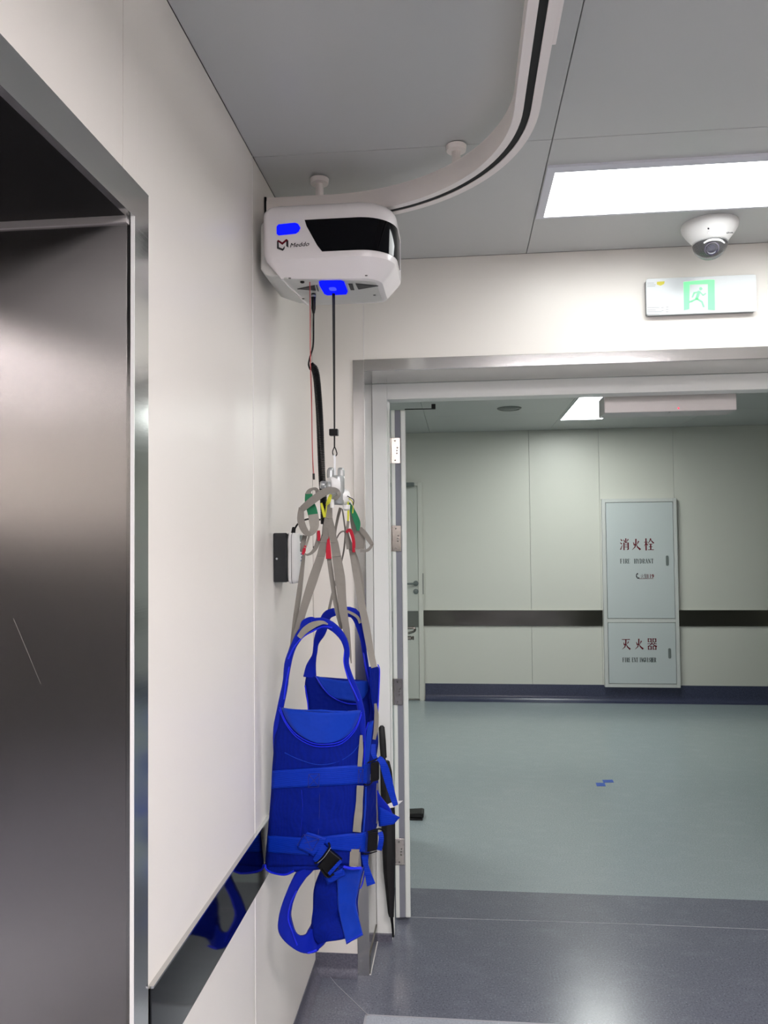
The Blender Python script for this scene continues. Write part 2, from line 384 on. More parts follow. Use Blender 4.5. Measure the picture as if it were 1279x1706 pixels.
# baseboards (coved vinyl)
def cove(name, p0, p1, nrm, h, r, m):
    p0, p1, nrm = Vector(p0), Vector(p1), Vector(nrm)
    prof = [(0, h), (.003, h), (.003, r)]+[(.003+r*(1-math.cos(math.radians(a))), r*(1-math.sin(math.radians(a)))) for a in (15, 30, 45, 60, 75, 90)]+[(0, .0)]
    ring = lambda p: [p+nrm*a+Vector((0, 0, b)) for a, b in prof]
    return mk(name, MB().loft([ring(p0), ring(p1)]), m, sm=30, kind='structure')
cove('baseboard_left', (WX, EY1+.1, .0005), (WX, DY, .0005), (1, 0, 0), .05, .028, 'cove_n')
cove('baseboard_front', (WX, DY, .0005), (-.4, DY, .0005), (0, -1, 0), .075, .03, 'cove_n')
cove('baseboard_corridor', (-.375, FY, .0005), (FXR, FY, .0005), (0, -1, 0), .165, .06, 'cove')
cove('baseboard_corridor', (FXL, FY, .0005), (-1.5, FY, .0005), (0, -1, 0), .165, .06, 'cove')

# bumper rails
tr = mk('trim_1', MB().box((WX, EY1+.07, .666), (WX+.006, DY, .822)), 'steel_rail', kind='structure', bev=.0015)
bx('trim_lip', (WX, EY1+.07, .822), (WX+.010, DY, .826), 'steel', tr)
tr = mk('trim_2', MB().box((-.386, FY-.012, .735), (1.36, FY, .890)), 'steel_far', kind='structure', bev=.002)
bx('trim_lip', (-.386, FY-.012, .890), (1.36, FY, .896), 'wall_far', tr)
tr = mk('trim_3', MB().box((2.075, FY-.012, .735), (FXR, FY, .890)), 'steel_far', kind='structure', bev=.002)
bx('trim_lip', (2.075, FY-.012, .890), (FXR, FY, .896), 'wall_far', tr)

# ------------------------------------------------------------------ lift (elevator) portal
el = thing('elevator_portal', 'brushed stainless steel lift doorway surround set in the left wall', 'elevator', (WX, .6, 0))
TW = .064
def sheet(name, a, b, m='steel', **k): return bx(name, a, b, m, el, **k)
sheet('side_trim', (WX-.01, EY1, 0), (WX+.003, EY1+TW, EZ+TW), bev=.001)
sheet('side_trim', (WX-.01, EY0-TW, 0), (WX+.003, EY0, EZ+TW), bev=.001)
mk('head_trim', MB().loft([[(WX-.01, EY0-TW, EZ+TW), (WX-.01, EY1+TW-.0005, EZ+TW), (WX-.01, EY1-.0005, EZ), (WX-.01, EY0, EZ)],
                           [(WX+.0035, EY0-TW, EZ+TW), (WX+.0035, EY1+TW-.0005, EZ+TW), (WX+.0035, EY1-.0005, EZ), (WX+.0035, EY0, EZ)]]), 'steel', el)
sheet('jamb', (WX-.42, EY1, 0), (WX-.01, EY1+.01, EZ+.01), 'steel_jamb')
sheet('jamb', (WX-.42, EY0-.01, 0), (WX-.01, EY0, EZ+.01), 'steel_jamb')
sheet('soffit', (WX-.42, EY0, EZ), (WX-.01, EY1, EZ+.02), 'soffit')
sheet('door_panel', (WX-.42, EY0, 0), (WX-.38, (EY0+EY1)/2-.002, EZ), 'steel_jamb')
sheet('door_panel', (WX-.42, (EY0+EY1)/2+.002, 0), (WX-.38, EY1, EZ), 'steel_jamb')
sheet('reflection_edge', (WX-.38, EY1-.006, EZ-.012), (WX-.008, EY1+.001, EZ), 'alu')  # pale strip standing in for the bright reflection along the jamb top
sheet('corner_bead', (WX-.002, EY1-.0015, 0), (WX+.0045, EY1+.001, EZ), 'white_pl')
mk('scratch', MB().tube([U(22, 1030, y=EY1-.0004), U(45, 1085, y=EY1-.0004), U(68, 1140, y=EY1-.0004)], .00022, 4), 'screw', el)

# ------------------------------------------------------------------ doorway: steel surround, white frame, door leaf
X0, X1 = -.358, 1.53; FRY = 3.13
sf = thing('doorway_surround', 'stainless steel casing around the wide doorway, in front of the white frame', 'door casing', (X0, DY, 0))
mk('side_casing', MB().box((X0-.043, DY-.006, 0), (X0, DY+.0, 2.286)), 'steel', sf, bev=.001)
mk('side_casing', MB().box((X1, DY-.006, 0), (X1+.043, DY+.0, 2.286)), 'steel', sf, bev=.001)
mk('head_casing', MB().box((X0+.0005, DY-.006, 2.243), (X1-.0005, DY+.0, 2.287)), 'steel', sf, bev=.001)
mk('reveal', MB().box((X0-.002, DY, 0), (X0+.0005, FRY, 2.245)), 'steel', sf)
mk('reveal', MB().box((X1-.0005, DY, 0), (X1+.002, FRY, 2.245)), 'steel', sf)
mk('soffit', MB().box((X0, DY, 2.243), (X1, FRY, 2.246)), 'steel', sf)
mk('sealant_line', MB().box((X0+.0005, DY, 0), (X0+.006, FRY, .003)), 'seam', sf)
d1 = mk('door_1', MB().box((X0+.001, FRY, 0), (-.295, DY2+.01, 2.242)).box((X1-.073, FRY, 0), (X1-.001, DY2+.01, 2.242)).box((-.295, FRY, 2.178), (X1-.073, DY2+.01, 2.242)), 'frame', kind='structure', bev=.0015)
bx('stop_bead', (-.2955, FRY+.045, 0), (-.291, DY2+.01, 2.178), 'frame', d1)
bx('foot_cove', (X0+.001, FRY-.012, 0), (-.295, FRY, .03), 'cove_n', d1)
bx('foot_cove', (X0+.0006, DY+.002, 0), (X0+.004, FRY-.012, .07), 'steel_far', d1)

# open leaf: hinge edge at y=3.30, swung past 90 degrees away from the room
lo = Vector((-.2325, 3.30, .012)); dr = Vector((-.085, .92, 0)).normalized(); sd = Vector((-dr.y, dr.x, 0))   # sd points left
lf = thing('door_leaf', 'open white door leaf seen edge-on with grey seal and four hinges', 'door', (lo.x, lo.y, 0))
def leafbox(name, s0, s1, d0, d1_, z0, z1, m, bev=0, parent=None, **k):
    q = MB(); v = [lo+sd*s+dr*d+Vector((0, 0, z)) for z in (z0, z1) for d in (d0, d1_) for s in (s0, s1)]
    q.add(v, [(0,1,3,2),(4,6,7,5),(0,4,5,1),(1,5,7,3),(3,7,6,2),(2,6,4,0)])
    return mk(name, q, m, parent or lf, bev=bev, **k)
LT = 2.150
leafbox('leaf_skin', 0, .022, 0, .92, 0, LT, 'door', .004, label='white painted face skin on the right')
leafbox('leaf_skin', .046, .062, 0.001, .92, 0, LT, 'door', .002, label='white painted face skin on the left')
leafbox('edge_seal', .022, .046, .002, .918, 0.001, LT-.001, 'door_core', label='grey seal strip down the edge')
for zc_ in (U(658, 751, y=3.3).z, U(658, 897, y=3.3).z, U(663, 1152, y=3.3).z, U(667, 1418, y=3.3).z):
    h = leafbox('hinge', .024, .066, -.004, .001, zc_-.055-.012, zc_+.055-.012, 'hinge', .001)
    q = MB().tube([lo+sd*.066+dr*-.004+Vector((0, 0, zc_-.067)), lo+sd*.066+dr*-.004+Vector((0, 0, zc_+.043))], .005, 10)
    mk('hinge_pin', q, 'hinge', h, sm=40)
    for ds, dz in ((.046, .042), (.036, .012), (.038, -.012), (.046, -.042), (.038, .0)):
        c = lo+sd*ds+dr*-.004+Vector((0, 0, zc_-.012+dz))
        mk('screw', MB().lathe(c, -dr, [(0, .0034), (.001, .003), (.0012, .001)], 8), 'screw', h, sm=30)
# door selector rod
tr_ = thing('door_selector_rod', 'thin dark rod with small black block at the top of the open door', 'door hardware', tuple(U(722, 679, y=3.3)))
mk('rod', MB().tube([U(674, 682, y=3.3), U(721, 681, y=3.3)], .0022, 8), 'black', tr_, sm=40)
c = U(722, 678, y=3.3); mk('block', MB().box(c-Vector((.009, .01, .010)), c+Vector((.009, .01, .012))), 'black', tr_, bev=.002)
# overhead door operator
op = thing('door_operator', 'long pale aluminium door operator cover mounted under the doorway head', 'door operator', (.89, 3.4, 2.15))
a0 = U(1005, 664, y=3.26); a1 = U(1225, 683, y=3.26)
mk('cover', MB().box((a0.x, 3.245, a1.z-.002), (a1.x, 3.38, a0.z+.012)), 'alu', op, bev=.003)
c = U(1115, 681.5, y=3.26)
mk('sensor', MB().lathe(c+Vector((0, 0, 0)), (0, .3, -1), [(0, .009), (.006, .009), (.012, .006), (.014, .002)], 14), 'black_gloss', op, sm=40)
c = U(1130, 680, y=3.245); mk('indicator', MB().lathe(c, (0, -1, 0), [(0, .0035), (.002, .003)], 10), glow('red_led', (1, .05, .1), 2.5), op)

# ------------------------------------------------------------------ ceiling lights
def ceiling_light(x0, x1, y0, y1, label, strength, color, fr=.016, drop=.012, nm='light_glow'):
    t = thing('ceiling_light', label, 'ceiling light', ((x0+x1)/2, (y0+y1)/2, CZ))
    q = MB(); o = [(x0-fr, y0-fr), (x1+fr, y0-fr), (x1+fr, y1+fr), (x0-fr, y1+fr)]; i_ = [(x0, y0), (x1, y0), (x1, y1), (x0, y1)]
    q.loft([[(*p, CZ) for p in o], [(*p, CZ-drop*.6) for p in o], [(*p, CZ-drop) for p in i_], [(*p, CZ-.002) for p in i_]], cap=False)
    mk('frame', q, 'lightframe', t)
    mk('diffuser', MB().box((x0, y0, CZ-.006), (x1, y1, CZ-.001)), glow(nm, color, strength), t)
    return t
ceiling_light(.282, 1.44, 2.222, 2.532, 'bright rectangular LED panel on the near ceiling beside the dome camera', L_NEAR, C_NEAR, .024)
ceiling_light(.26, 1.44, -.15, .15, 'rectangular LED panel on the ceiling above the lift lobby', L_BACK, C_BACK)
ceiling_light(.0, 1.2, -1.36, -1.06, 'rectangular LED panel in the middle of the lift lobby ceiling', L_BACK, C_BACK)
ceiling_light(.26, 1.44, -3.1, -2.8, 'added LED panel out of view, brightening the back of the lift lobby', L_BACK, C_BACK)  # added lamp behind the camera, there to brighten the back wall
ceiling_light(.90, 1.262, 5.80, 7.02, 'slanting bright LED panel on the far corridor ceiling, seen through the doorway', L_FAR, C_FAR, .008)
ceiling_light(-1.7, -1.4, 4.6, 5.8, 'LED panel further left on the corridor ceiling', L_FAR, C_FAR, .008)

c = U(848, 680, z=CZ)
sp_ = thing('ceiling_speaker', 'round flush grey vent disc on the far corridor ceiling left of the light', 'ceiling vent', tuple(c))
mk('rim', MB().lathe(c, (0, 0, -1), [(0, .10), (.008, .095), (.012, .082), (.006, .08)], 28), 'vent', sp_, sm=40)
mk('grille', MB().lathe(c, (0, 0, -1), [(.004, .08), (.012, .06), (.014, .03), (.014, .005)], 28), 'vent', sp_, sm=40)

# ------------------------------------------------------------------ ceiling rail of the hoist
RZ0, RZ1, RW = 2.545, 2.606, .056
ctr = Vector((-.364, 1.68)); RR = .52
path = [(-.552, 2.2), (-.46, 2.2)]
path += [(ctr.x+RR*math.sin(math.radians(a)), ctr.y+RR*math.cos(math.radians(a))) for a in range(0, 91, 3)]
path += [(.156, 1.4), (.156, .9), (.156, .2), (.156, -.9), (.156, -1.9)]
def railsweep(prof, zs):
    rings = []
    for i, p in enumerate(path):
        a = Vector(path[max(0, i-1)]); b_ = Vector(path[min(len(path)-1, i+1)]); t = (b_-a).normalized(); nn = Vector((-t.y, t.x))
        rings.append([(p[0]+nn.x*u, p[1]+nn.y*u, z) for u, z in prof])
    return MB().loft(rings)
cr = thing('ceiling_rail', 'white curved ceiling track with a black slot carrying the hoist', 'ceiling track', (-.364, 2.2, RZ0))
w2, s2 = RW/2, .0085
mk('rail_body', railsweep([(-w2, RZ0), (-s2, RZ0), (-s2, RZ0+.03), (s2, RZ0+.03), (s2, RZ0), (w2, RZ0), (w2, RZ1-.014), (w2-.004, RZ1-.006), (w2-.004, RZ1), (-w2+.004, RZ1), (-w2+.004, RZ1-.006), (-w2, RZ1-.014)], 0), 'rail', cr, sm=35)
mk('slot', railsweep([(-s2+.0003, RZ0+.002), (s2-.0003, RZ0+.002), (s2-.0003, RZ0+.028), (-s2+.0003, RZ0+.028)], 0), 'black_soft', cr, sm=35)
mk('end_cap', MB().box((-.5575, 2.2-w2-.001, RZ0-.001), (-.552, 2.2+w2+.001, RZ1+.001)), 'black', cr)
for x, y in ((-.40, 2.2), (.0, 2.055), (.156, 1.1)):
    q = MB().lathe((x, y, RZ1-.002), (0, 0, 1), [(0, .012), (.044, .012), (.046, .026), (.0585, .028), (.0595, .028)], 20)
    mk('mounting_post', q, 'rail', cr, sm=35)
mk('joint_plate', MB().box((.156+w2, 1.0, RZ0+.004), (.156+w2+.008, 1.47, RZ1-.01)), 'rail', cr, bev=.001)

# ------------------------------------------------------------------ hoist unit
FYH = 2.035                                   # front face plane
HX0, HX1, HY1, HZ0, HZ1 = -.530, -.168, 2.345, 2.322, 2.524
def outline(ins=0, n=10, xl=0):
    """plan outline, starts at front-left corner going right; returns list of (x, y)"""
    p = []
    def arc(cx, cy_, r, a0, a1, k=n):
        for i in range(k+1):
            a = math.radians(a0+(a1-a0)*i/k); p.append((cx+max(r-ins, .004)*math.cos(a), cy_+max(r-ins, .004)*math.sin(a)))
    arc(HX0+.022+xl, FYH+.022, .022, 180, 270); arc(HX1-.10, FYH+.10, .10, 270, 360)
    arc(HX1-.08, HY1-.08, .08, 0, 90); arc(HX0+.05+xl, HY1-.05, .05, 90, 180)
    return p
ho = thing('patient_hoist', 'white ceiling hoist motor unit with black window and blue lights, hanging from the track', 'patient hoist', (-.35, 2.2, HZ0))
rings = []
for ins, z in ((.046, HZ0), (.042, HZ0+.001), (.038, HZ0+.005), (.006, HZ0+.042), (.002, HZ0+.048)): rings.append([(x, y, z) for x, y in outline(ins, xl=.03*max(0, 1-(z-HZ0)/.09)**2)])
for z in (HZ0+.06, HZ0+.072): rings.append([(x, y, z) for x, y in outline(0, xl=.03*max(0, 1-(z-HZ0)/.09)**2)])
for z in (2.41, 2.46, 2.49): rings.append([(x, y, z) for x, y in outline()])
for i in range(7):
    a = math.radians(90*i/6); rings.append([(x, y, HZ1-.028+.028*math.sin(a)) for x, y in outline(.022*(1-math.cos(a)), xl=.026*(1-math.cos(a)))])
mk('shell', MB().loft(rings), 'shell', ho, sm=24)
mk('base_plate', MB().loft([[(x, y, z) for x, y in outline(.058, xl=.037)] for z in (HZ0-.0005, HZ0+.004)]), 'under', ho, sm=40)
# darker rear half shell peeking out at the left
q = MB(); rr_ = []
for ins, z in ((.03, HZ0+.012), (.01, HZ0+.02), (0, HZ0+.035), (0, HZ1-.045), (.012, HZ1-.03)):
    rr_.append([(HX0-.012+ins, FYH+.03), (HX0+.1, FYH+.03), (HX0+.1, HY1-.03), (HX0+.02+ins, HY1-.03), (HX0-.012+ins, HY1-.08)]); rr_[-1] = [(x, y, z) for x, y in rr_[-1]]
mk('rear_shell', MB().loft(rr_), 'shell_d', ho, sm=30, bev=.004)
for x_ in (-.42, -.24): mk('trolley', MB().box((x_, 2.194, HZ1-.004), (x_+.06, 2.206, RZ0+.01)), 'black', ho)
# window: follows the outline around the right corner
ol = outline(0, 24)
fr_pts = [(x, y) for x, y in ol if True]
def per(i0=24, i1=60): return ol[i0:i1]
zt_, zb_ = U(560, 364, y=FYH).z, U(560, 418, y=FYH).z
xt_, xb_ = U(505, 367, y=FYH).x, U(534, 419, y=FYH).x
ft = [(xt_+(HX1-.10-xt_)*k/10, FYH) for k in range(11)] + [(HX1-.10+.10*math.cos(math.radians(a)), FYH+.10+.10*math.sin(math.radians(a))) for a in range(-84, 1, 6)] + [(HX1, FYH+.10+.012*k) for k in range(1, 7)]
fb = [(xb_+(HX1-.10-xb_)*k/10, FYH) for k in range(11)] + ft[11:]
def off(p, e):
    if p[0] <= HX1-.10: return (p[0], p[1]-e)
    if p[1] >= FYH+.10: return (p[0]+e, p[1])
    v = Vector((p[0]-(HX1-.10), p[1]-(FYH+.10))).normalized(); return (p[0]+v.x*e, p[1]+v.y*e)
q = MB(); n = len(ft); vs = []
for e in (.0015, -.004):
    for k in range(n):
        a, b_ = off(ft[k], e), off(fb[k], e)
        for j in range(6):
            s = j/5; rdx = .004*(1 if j in (0, 5) else 0)*(1 if k == 0 else 0)
            vs.append((a[0]+(b_[0]-a[0])*s+rdx, a[1]+(b_[1]-a[1])*s, zt_+(zb_-zt_)*s))
fs = []
for l in (0, 1):
    for k in range(n-1):
        for j in range(5): fs.append(tuple(l*n*6+v for v in (k*6+j, (k+1)*6+j, (k+1)*6+j+1, k*6+j+1)))
for k in range(n-1):
    for j in (0, 5): fs.append((k*6+j, (k+1)*6+j, n*6+(k+1)*6+j, n*6+k*6+j))
for k in (0, n-1):
    for j in range(5): fs.append((k*6+j, k*6+j+1, n*6+k*6+j+1, n*6+k*6+j))
q.add(vs, fs); mk('window', q, 'black_gloss', ho, sm=40, label='black glossy wraparound window')
mk('window_glint', MB().box((HX1-.001, FYH+.163, zb_), (HX1+.0035, FYH+.178, zt_-.01)), 'shell', ho)  # white sliver modelled in place of the light reflected at the window's end
# status light on the front
c = U(480.5, 381.5, y=FYH-.0005)
pts = [(c.x+x-.0*z, FYH-.002, c.z+z+.05*x) for x, z in [(-.033, -.010), (-.028, -.015), (.020, -.015), (.028, -.010), (.033, .000), (.026, .012), (.018, .0155), (-.028, .0155), (-.033, .010)]]
mk('status_light', MB().prism(pts, (0, .004, 0)), 'blue_led', ho, bev=.0015)
# logo mark
lg = U(470.5, 407, y=FYH-.001)
def lp(x, y): return Vector((lg.x+(x-50)*.00034, FYH-.0012, lg.z+(y-50)*.00034))
mk('logo_mark', MB().prism([lp(5, 78), lp(15, 88), lp(48, 66), lp(82, 92), lp(97, 78), lp(90, 66), lp(80, 72), lp(48, 46), lp(18, 70)], (0, .001, 0)), 'dred', ho)
mk('logo_mark', MB().prism([lp(97, 78), lp(97, 22), lp(80, 34), lp(80, 72)], (0, .001, 0)).prism([lp(5, 78), lp(18, 70), lp(20, 28), lp(52, 14), lp(60, 26), lp(68, 36), lp(66, 14), lp(52, -2), lp(5, 18)], (0, .001, 0)), 'ink', ho)
q = MB(); o_ = U(483, 412.5, y=FYH)
place_text(q, 'Meddo', .0165, o_, (.9995, 0, .04), (0, 0, 1), (0, -1, 0), .0008, bold=0, shear=.25, width=.0525)
place_text(q, 'Meddo', .0165, o_+Vector((.0006, 0, .0003)), (.9995, 0, .04), (0, 0, 1), (0, -1, 0), .0009, bold=0, shear=.25, width=.0525)
mk('lettering', q, 'ink', ho)
# underside details
ZB = HZ0-.0006
ZB -= .0006
def ub(x, y): p = U(x, y, z=HZ0); return Vector((p.x, p.y, ZB))
sq = [ub(*p) for p in [(531, 468), (536, 466.5), (568, 466.2), (573, 468), (579, 484), (577, 488.5), (545, 490), (540, 488), (532, 474)]]
mk('rope_light', MB().prism(sq, (0, 0, -.003)), 'blue_led', ho, bev=.001)
cc = sum(sq, Vector())/len(sq)
mk('rope_guide', MB().prism([cc+Vector((x*.010, y*.014+.006, -.0035)) for x, y in rrect(2, 2, .6, 2)], (0, 0, -.0015)), 'blue_led2', ho)
for tri in ([(495, 480.5), (524, 474.5), (526, 483)], [(592, 471.5), (630, 475.3), (597, 481)], [(580, 472), (587, 472), (590, 482), (584, 482)], [(526.5, 474.5), (528, 474.5), (531, 484), (529, 484)]):
    mk('arrow_mark', MB().prism([ub(*p) for p in tri], (0, 0, -.0015)), 'ink', ho)
for p in ((482.5, 462.5), (505, 497), (610, 458), (623.5, 491)):
    mk('screw', MB().lathe(ub(*p), (0, 0, -1), [(0, .004), (.0015, .0035), (.002, .0015)], 10), 'screw', ho, sm=30)
c = ub(503.5, 468.5); mk('socket', MB().lathe(c, (0, 0, -1), [(0, .006), (.003, .006), (.003, .0035), (.001, .003)], 14, cap=False), 'black', ho, sm=30)
# lifting tape with its clip, part of the hoist
SY = 2.18
tp = [U(555.5, 487, y=SY), U(556, 560, y=SY), U(556.5, 640, y=SY), U(557, 715, y=SY), U(557, 745, y=SY)]
tp[0].z = HZ0-.003
hs = mk('lifting_tape', MB().strip(tp, [.0085, .0075, .006, .0045, .004], .0016, twist=.25), 'black', ho)
c = U(556, 720.5, y=SY); mk('tape_stop', MB().box(c-Vector((.0125, .011, .0095)), c+Vector((.0125, .011, .0095))), 'black', hs, bev=.002)
q = MB().tube(smooth([U(557, 744, y=SY), U(554, 752, y=SY), U(555, 758, y=SY), U(558, 760, y=SY), U(561, 757, y=SY), U(560, 751, y=SY), U(557, 744, y=SY)], 18), .0017, 6)
mk('tape_eye', q, 'black', hs, sm=60)
# red pull cord
cp_ = [ub(516, 469), U(516.5, 520, y=2.14), U(517, 600, y=2.14), U(519, 680, y=2.14), U(520, 740, y=2.14), U(521, 770, y=2.14), U(522.5, 790, y=2.14)]
rc = mk('pull_cord', MB().tube(smooth(cp_, 40), .0014, 6), 'redcord', ho, sm=60, label='thin red emergency pull cord')
mk('cord_tip', MB().tube([U(522.4, 789, y=2.14), U(522.8, 799, y=2.14)], .003, 8), 'black', rc, sm=40)

# ------------------------------------------------------------------ coiled hand-control cable
CY = 2.235
cb = thing('coiled_cable', 'black coiled control cable hanging from the hoist behind the sling straps', 'cable', tuple(U(540, 880, y=CY)))
st = ub(522, 489); 
mk('plug', MB().lathe(st, (0, 0, -1), [(0, .007), (.012, .007), (.013, .006)], 14).lathe(st+Vector((0, 0, -.012)), (0, 0, -1), [(0, .0065), (.03, .0062), (.045, .0035)], 14), 'black', cb, sm=40)
mk('plug_ring', MB().lathe(st+Vector((0, 0, -.004)), (0, 0, -1), [(0, .0078), (.006, .0078)], 14), 'silver', cb, sm=40)
a = st+Vector((0, 0, -.055))
pth = smooth([a, U(522, 540, y=CY), U(521.5, 575, y=CY), U(516, 596, y=CY), U(514, 608, y=CY), U(517, 616, y=CY)], 26)
mk('lead', MB().tube(pth, .0026, 8), 'black', cb, sm=60)
ax = smooth([U(519, 606, y=CY), U(526, 622, y=CY), U(530, 660, y=CY), U(532.5, 700, y=CY), U(534, 740, y=CY), U(536, 790, y=CY), U(539, 840, y=CY), U(540, 873, y=CY)], 105*10+1)
hel = []
for i, p in enumerate(ax):
    t = (ax[min(i+1, len(ax)-1)]-ax[max(i-1, 0)]).normalized(); s_ = t.cross(Vector((0, 1, 0))).normalized(); f_ = t.cross(s_)
    an = 2*math.pi*i/10; r_ = .0092*min(1, .5+i/60)
    hel.append(p+s_*math.cos(an)*r_+f_*math.sin(an)*r_)
mk('coil', MB().tube(hel, .0021, 5), 'black', cb, sm=60)
mk('lower_lead', MB().tube(smooth([U(533, 866, y=CY-.02), U(522, 864, y=CY-.03), U(508, 866, y=CY), U(497, 872, y=2.27), U(490, 882, y=2.285)], 20), .0028, 8), 'black', cb, sm=60)
mk('lower_lead', MB().tube(smooth([U(539, 873, y=CY), U(536, 895, y=CY), U(530, 905, y=CY-.01), U(522, 912, y=CY)], 14), .0022, 8), 'black', cb, sm=60)

# ------------------------------------------------------------------ charging box and handset on the left wall
bk = thing('wall_charger', 'black charging cradle box fixed to the left wall behind the sling', 'charger', (WX, 2.29, 1.48))
z0, z1 = 1.482, 1.629
mk('cradle', MB().box((WX+.0005, 2.262, z0), (-.517, 2.375, z1)), 'charcoal', bk, bev=.003)
mk('screw', MB().lathe(U(461, 931, y=2.262), (0, -1, 0), [(0, .0035), (.0012, .003), (.0015, .0012)], 12), 'silver', bk, sm=30)
hd = thing('handset', 'white control handset docked on the black charging box', 'remote control', (-.5, 2.29, 1.476))
rg = []
for x, e in ((-.5168, .004), (-.513, 0), (-.499, 0), (-.490, .004), (-.4855, .013), (-.484, .022)):
    w_, h_ = .105-2*e, .152-2*e
    rg.append([(x, 2.318+u, 1.553+v) for u, v in rrect(w_, h_, .018, 4)])
mk('body', MB().loft(rg), 'white_pl', hd, sm=50)
mk('seam', MB().loft([[(x, 2.318+u, 1.553+v) for u, v in rrect(.1054, .1524, .018, 4)] for x in (-.505, -.5035)]), 'ink', hd)
for zz, hh in ((1.612, .010), (1.585, .013)):
    mk('button', MB().box((-.4845, 2.295, zz-hh), (-.4832, 2.335, zz+hh)), 'grip' if hh < .012 else 'charcoal', hd, bev=.0005)
q = MB()
for zz, w_ in ((1.565, .03), (1.555, .02), (1.545, .035), (1.535, .03), (1.524, .02), (1.512, .012), (1.5, .02)):
    q.box((-.4845, 2.318-w_/2, zz-.0025), (-.4834, 2.318+w_/2, zz+.0025))
mk('printing', q, mat('blue_print', (60, 100, 150), .5), hd)
mk('cable_boot', MB().lathe(U(488, 890, y=2.29), (0.15, 0, 1), [(0, .0065), (.018, .006), (.022, .004)], 12), 'black', hd, sm=40)

# ------------------------------------------------------------------ spreader hanger
sb = thing('sling_hanger', 'silver and white sling hanger unit hooked below the hoist tape', 'sling hanger', tuple(U(560, 845, y=SY)))
def loft_sec(cpx, levels, y, m, name, par, n=16, dy=1.0, **k):
    """levels: (py, half width px, half depth m)"""
    rings = []
    for cx_, py, hw in levels:
        c = U(cx_, py, y=y); w_ = hw*y/FPX
        rings.append([c+Vector((w_*math.cos(2*math.pi*j/n), w_*dy*math.sin(2*math.pi*j/n), 0)) for j in range(n)])
    return mk(name, MB().loft(rings), m, par, sm=50, **k)
loft_sec(0, [(563, 841, 7), (563, 839, 10), (563, 834, 11), (562.5, 796, 11.5), (562.5, 792.5, 10)], SY, 'silver', 'column', sb)
loft_sec(0, [(550.5, 796, 6.5), (550.5, 784, 6.5), (551, 780.5, 5), (551, 779, 3)], SY, 'silver', 'cap', sb)
loft_sec(0, [(568, 793, 6), (568, 784, 6), (567.5, 780, 4.5), (567, 779, 2)], SY, 'silver', 'cap', sb)
q = MB(); 
for k in range(6): c = U(569.5, 783+k*1.8, y=SY-.011); q.box(c-Vector((.004, .001, .0006)), c+Vector((.004, .001, .0006)))
mk('cap_ridges', q, 'white_pl', sb)
mk('hook_link', MB().strip([U(557, 758, y=SY), U(557.5, 768, y=SY), U(558, 792, y=SY)], [.0065, .0055, .0055], .004), 'clearish', sb)
for cpt, ax_, rr, m_ in (((556, 810), (-.75, -.55, .1), 15, 'white_pl'), ((568, 828), (.75, .66, 0), 14, 'white_pl')):
    c = U(*cpt, y=SY+(.012 if cpt[0] > 560 else -.008)); r_ = rr*SY/FPX
    mk('side_boss', MB().lathe(c, ax_, [(-.012, r_*.7), (-.008, r_), (.012, r_), (.018, r_*.85), (.019, r_*.5)], 28), m_, sb, sm=50)
c = U(546.5, 810, y=SY-.028); mk('boss_cap', MB().lathe(c, (-.75, -.55, .1), [(-.002, .014), (.006, .013), (.007, .008), (.004, .007)], 24), 'silver', sb, sm=40)
c = U(537, 808, y=SY-.0); mk('arm', MB().lathe(c, (-.9, -.3, .05), [(-.02, .012), (.0, .012), (.006, .010)], 20), 'silver', sb, sm=40)
mk('strap_peg', MB().tube([U(553, 832, y=SY-.03), U(553, 846, y=SY-.03)], .006, 10), 'white_pl', sb, sm=40)
c = U(577, 846, y=SY); mk('strap_peg', MB().lathe(c, (0, 0, -1), [(-.008, .011), (.004, .010), (.008, .005)], 16), 'white_pl', sb, sm=40)
mk('strap_hook', MB().tube(smooth([U(578, 826, y=SY), U(583, 829, y=SY-.01), U(589, 833, y=SY-.02), U(588, 842, y=SY-.02)], 10), .0013, 6), 'black', sb, sm=40)

# ------------------------------------------------------------------ the blue sling
sl = thing('patient_sling', 'royal blue walking harness vest hanging by grey straps from the hoist', 'harness', tuple(U(545, 1590, y=2.17)))
def Yf(px): return 2.125-.038*math.sin(math.pi*min(1, max(0, (px-443)/165)))+max(0, px-606)*.0035
def P(px, py, y=None, o=0): return U(px, py, y=(Yf(px) if y is None else y)-o)
def ruled(name, Lp, Rp, m, yf=None, off=0, nu=12, nv=24, thick=.004, par=None, wav=0, sub=0, sag=0, **k):
    """cloth sheet between a left and a right edge given in photo pixels, laid on depth function yf(px)"""
    A = smooth([(x, y, 0) for x, y in Lp], nv); B = smooth([(x, y, 0) for x, y in Rp], nv); q = MB(); vs = []
    for j in range(nv):
        for i in range(nu+1):
            p = A[j].lerp(B[j], i/nu); p.y += sag*math.sin(math.pi*i/nu)*max(0, 1-3*j/nv); y = (yf(p.x, p.y) if callable(yf) else (yf if yf is not None else Yf(p.x)))-off
            if wav: y += wav*math.sin(p.y*.11+p.x*.05)*math.sin(p.x*.09+1)
            vs.append(U(p.x, p.y, y=y))
    fs = [(j*(nu+1)+i, j*(nu+1)+i+1, (j+1)*(nu+1)+i+1, (j+1)*(nu+1)+i) for j in range(nv-1) for i in range(nu)]
    q.add(vs, fs); return mk(name, q, m, par or sl, sm=60, solid=thick, sub=sub, **k)
def line(name, pts, r, m, yf=None, off=.004, n=30, par=None, **k):
    pp = smooth([(x, y, 0) for x, y in pts], n)
    return mk(name, MB().tube([U(p.x, p.y, y=(yf(p.x, p.y) if callable(yf) else (yf if yf is not None else Yf(p.x)))-off) for p in pp], r, 6), m, par or sl, sm=60, **k)
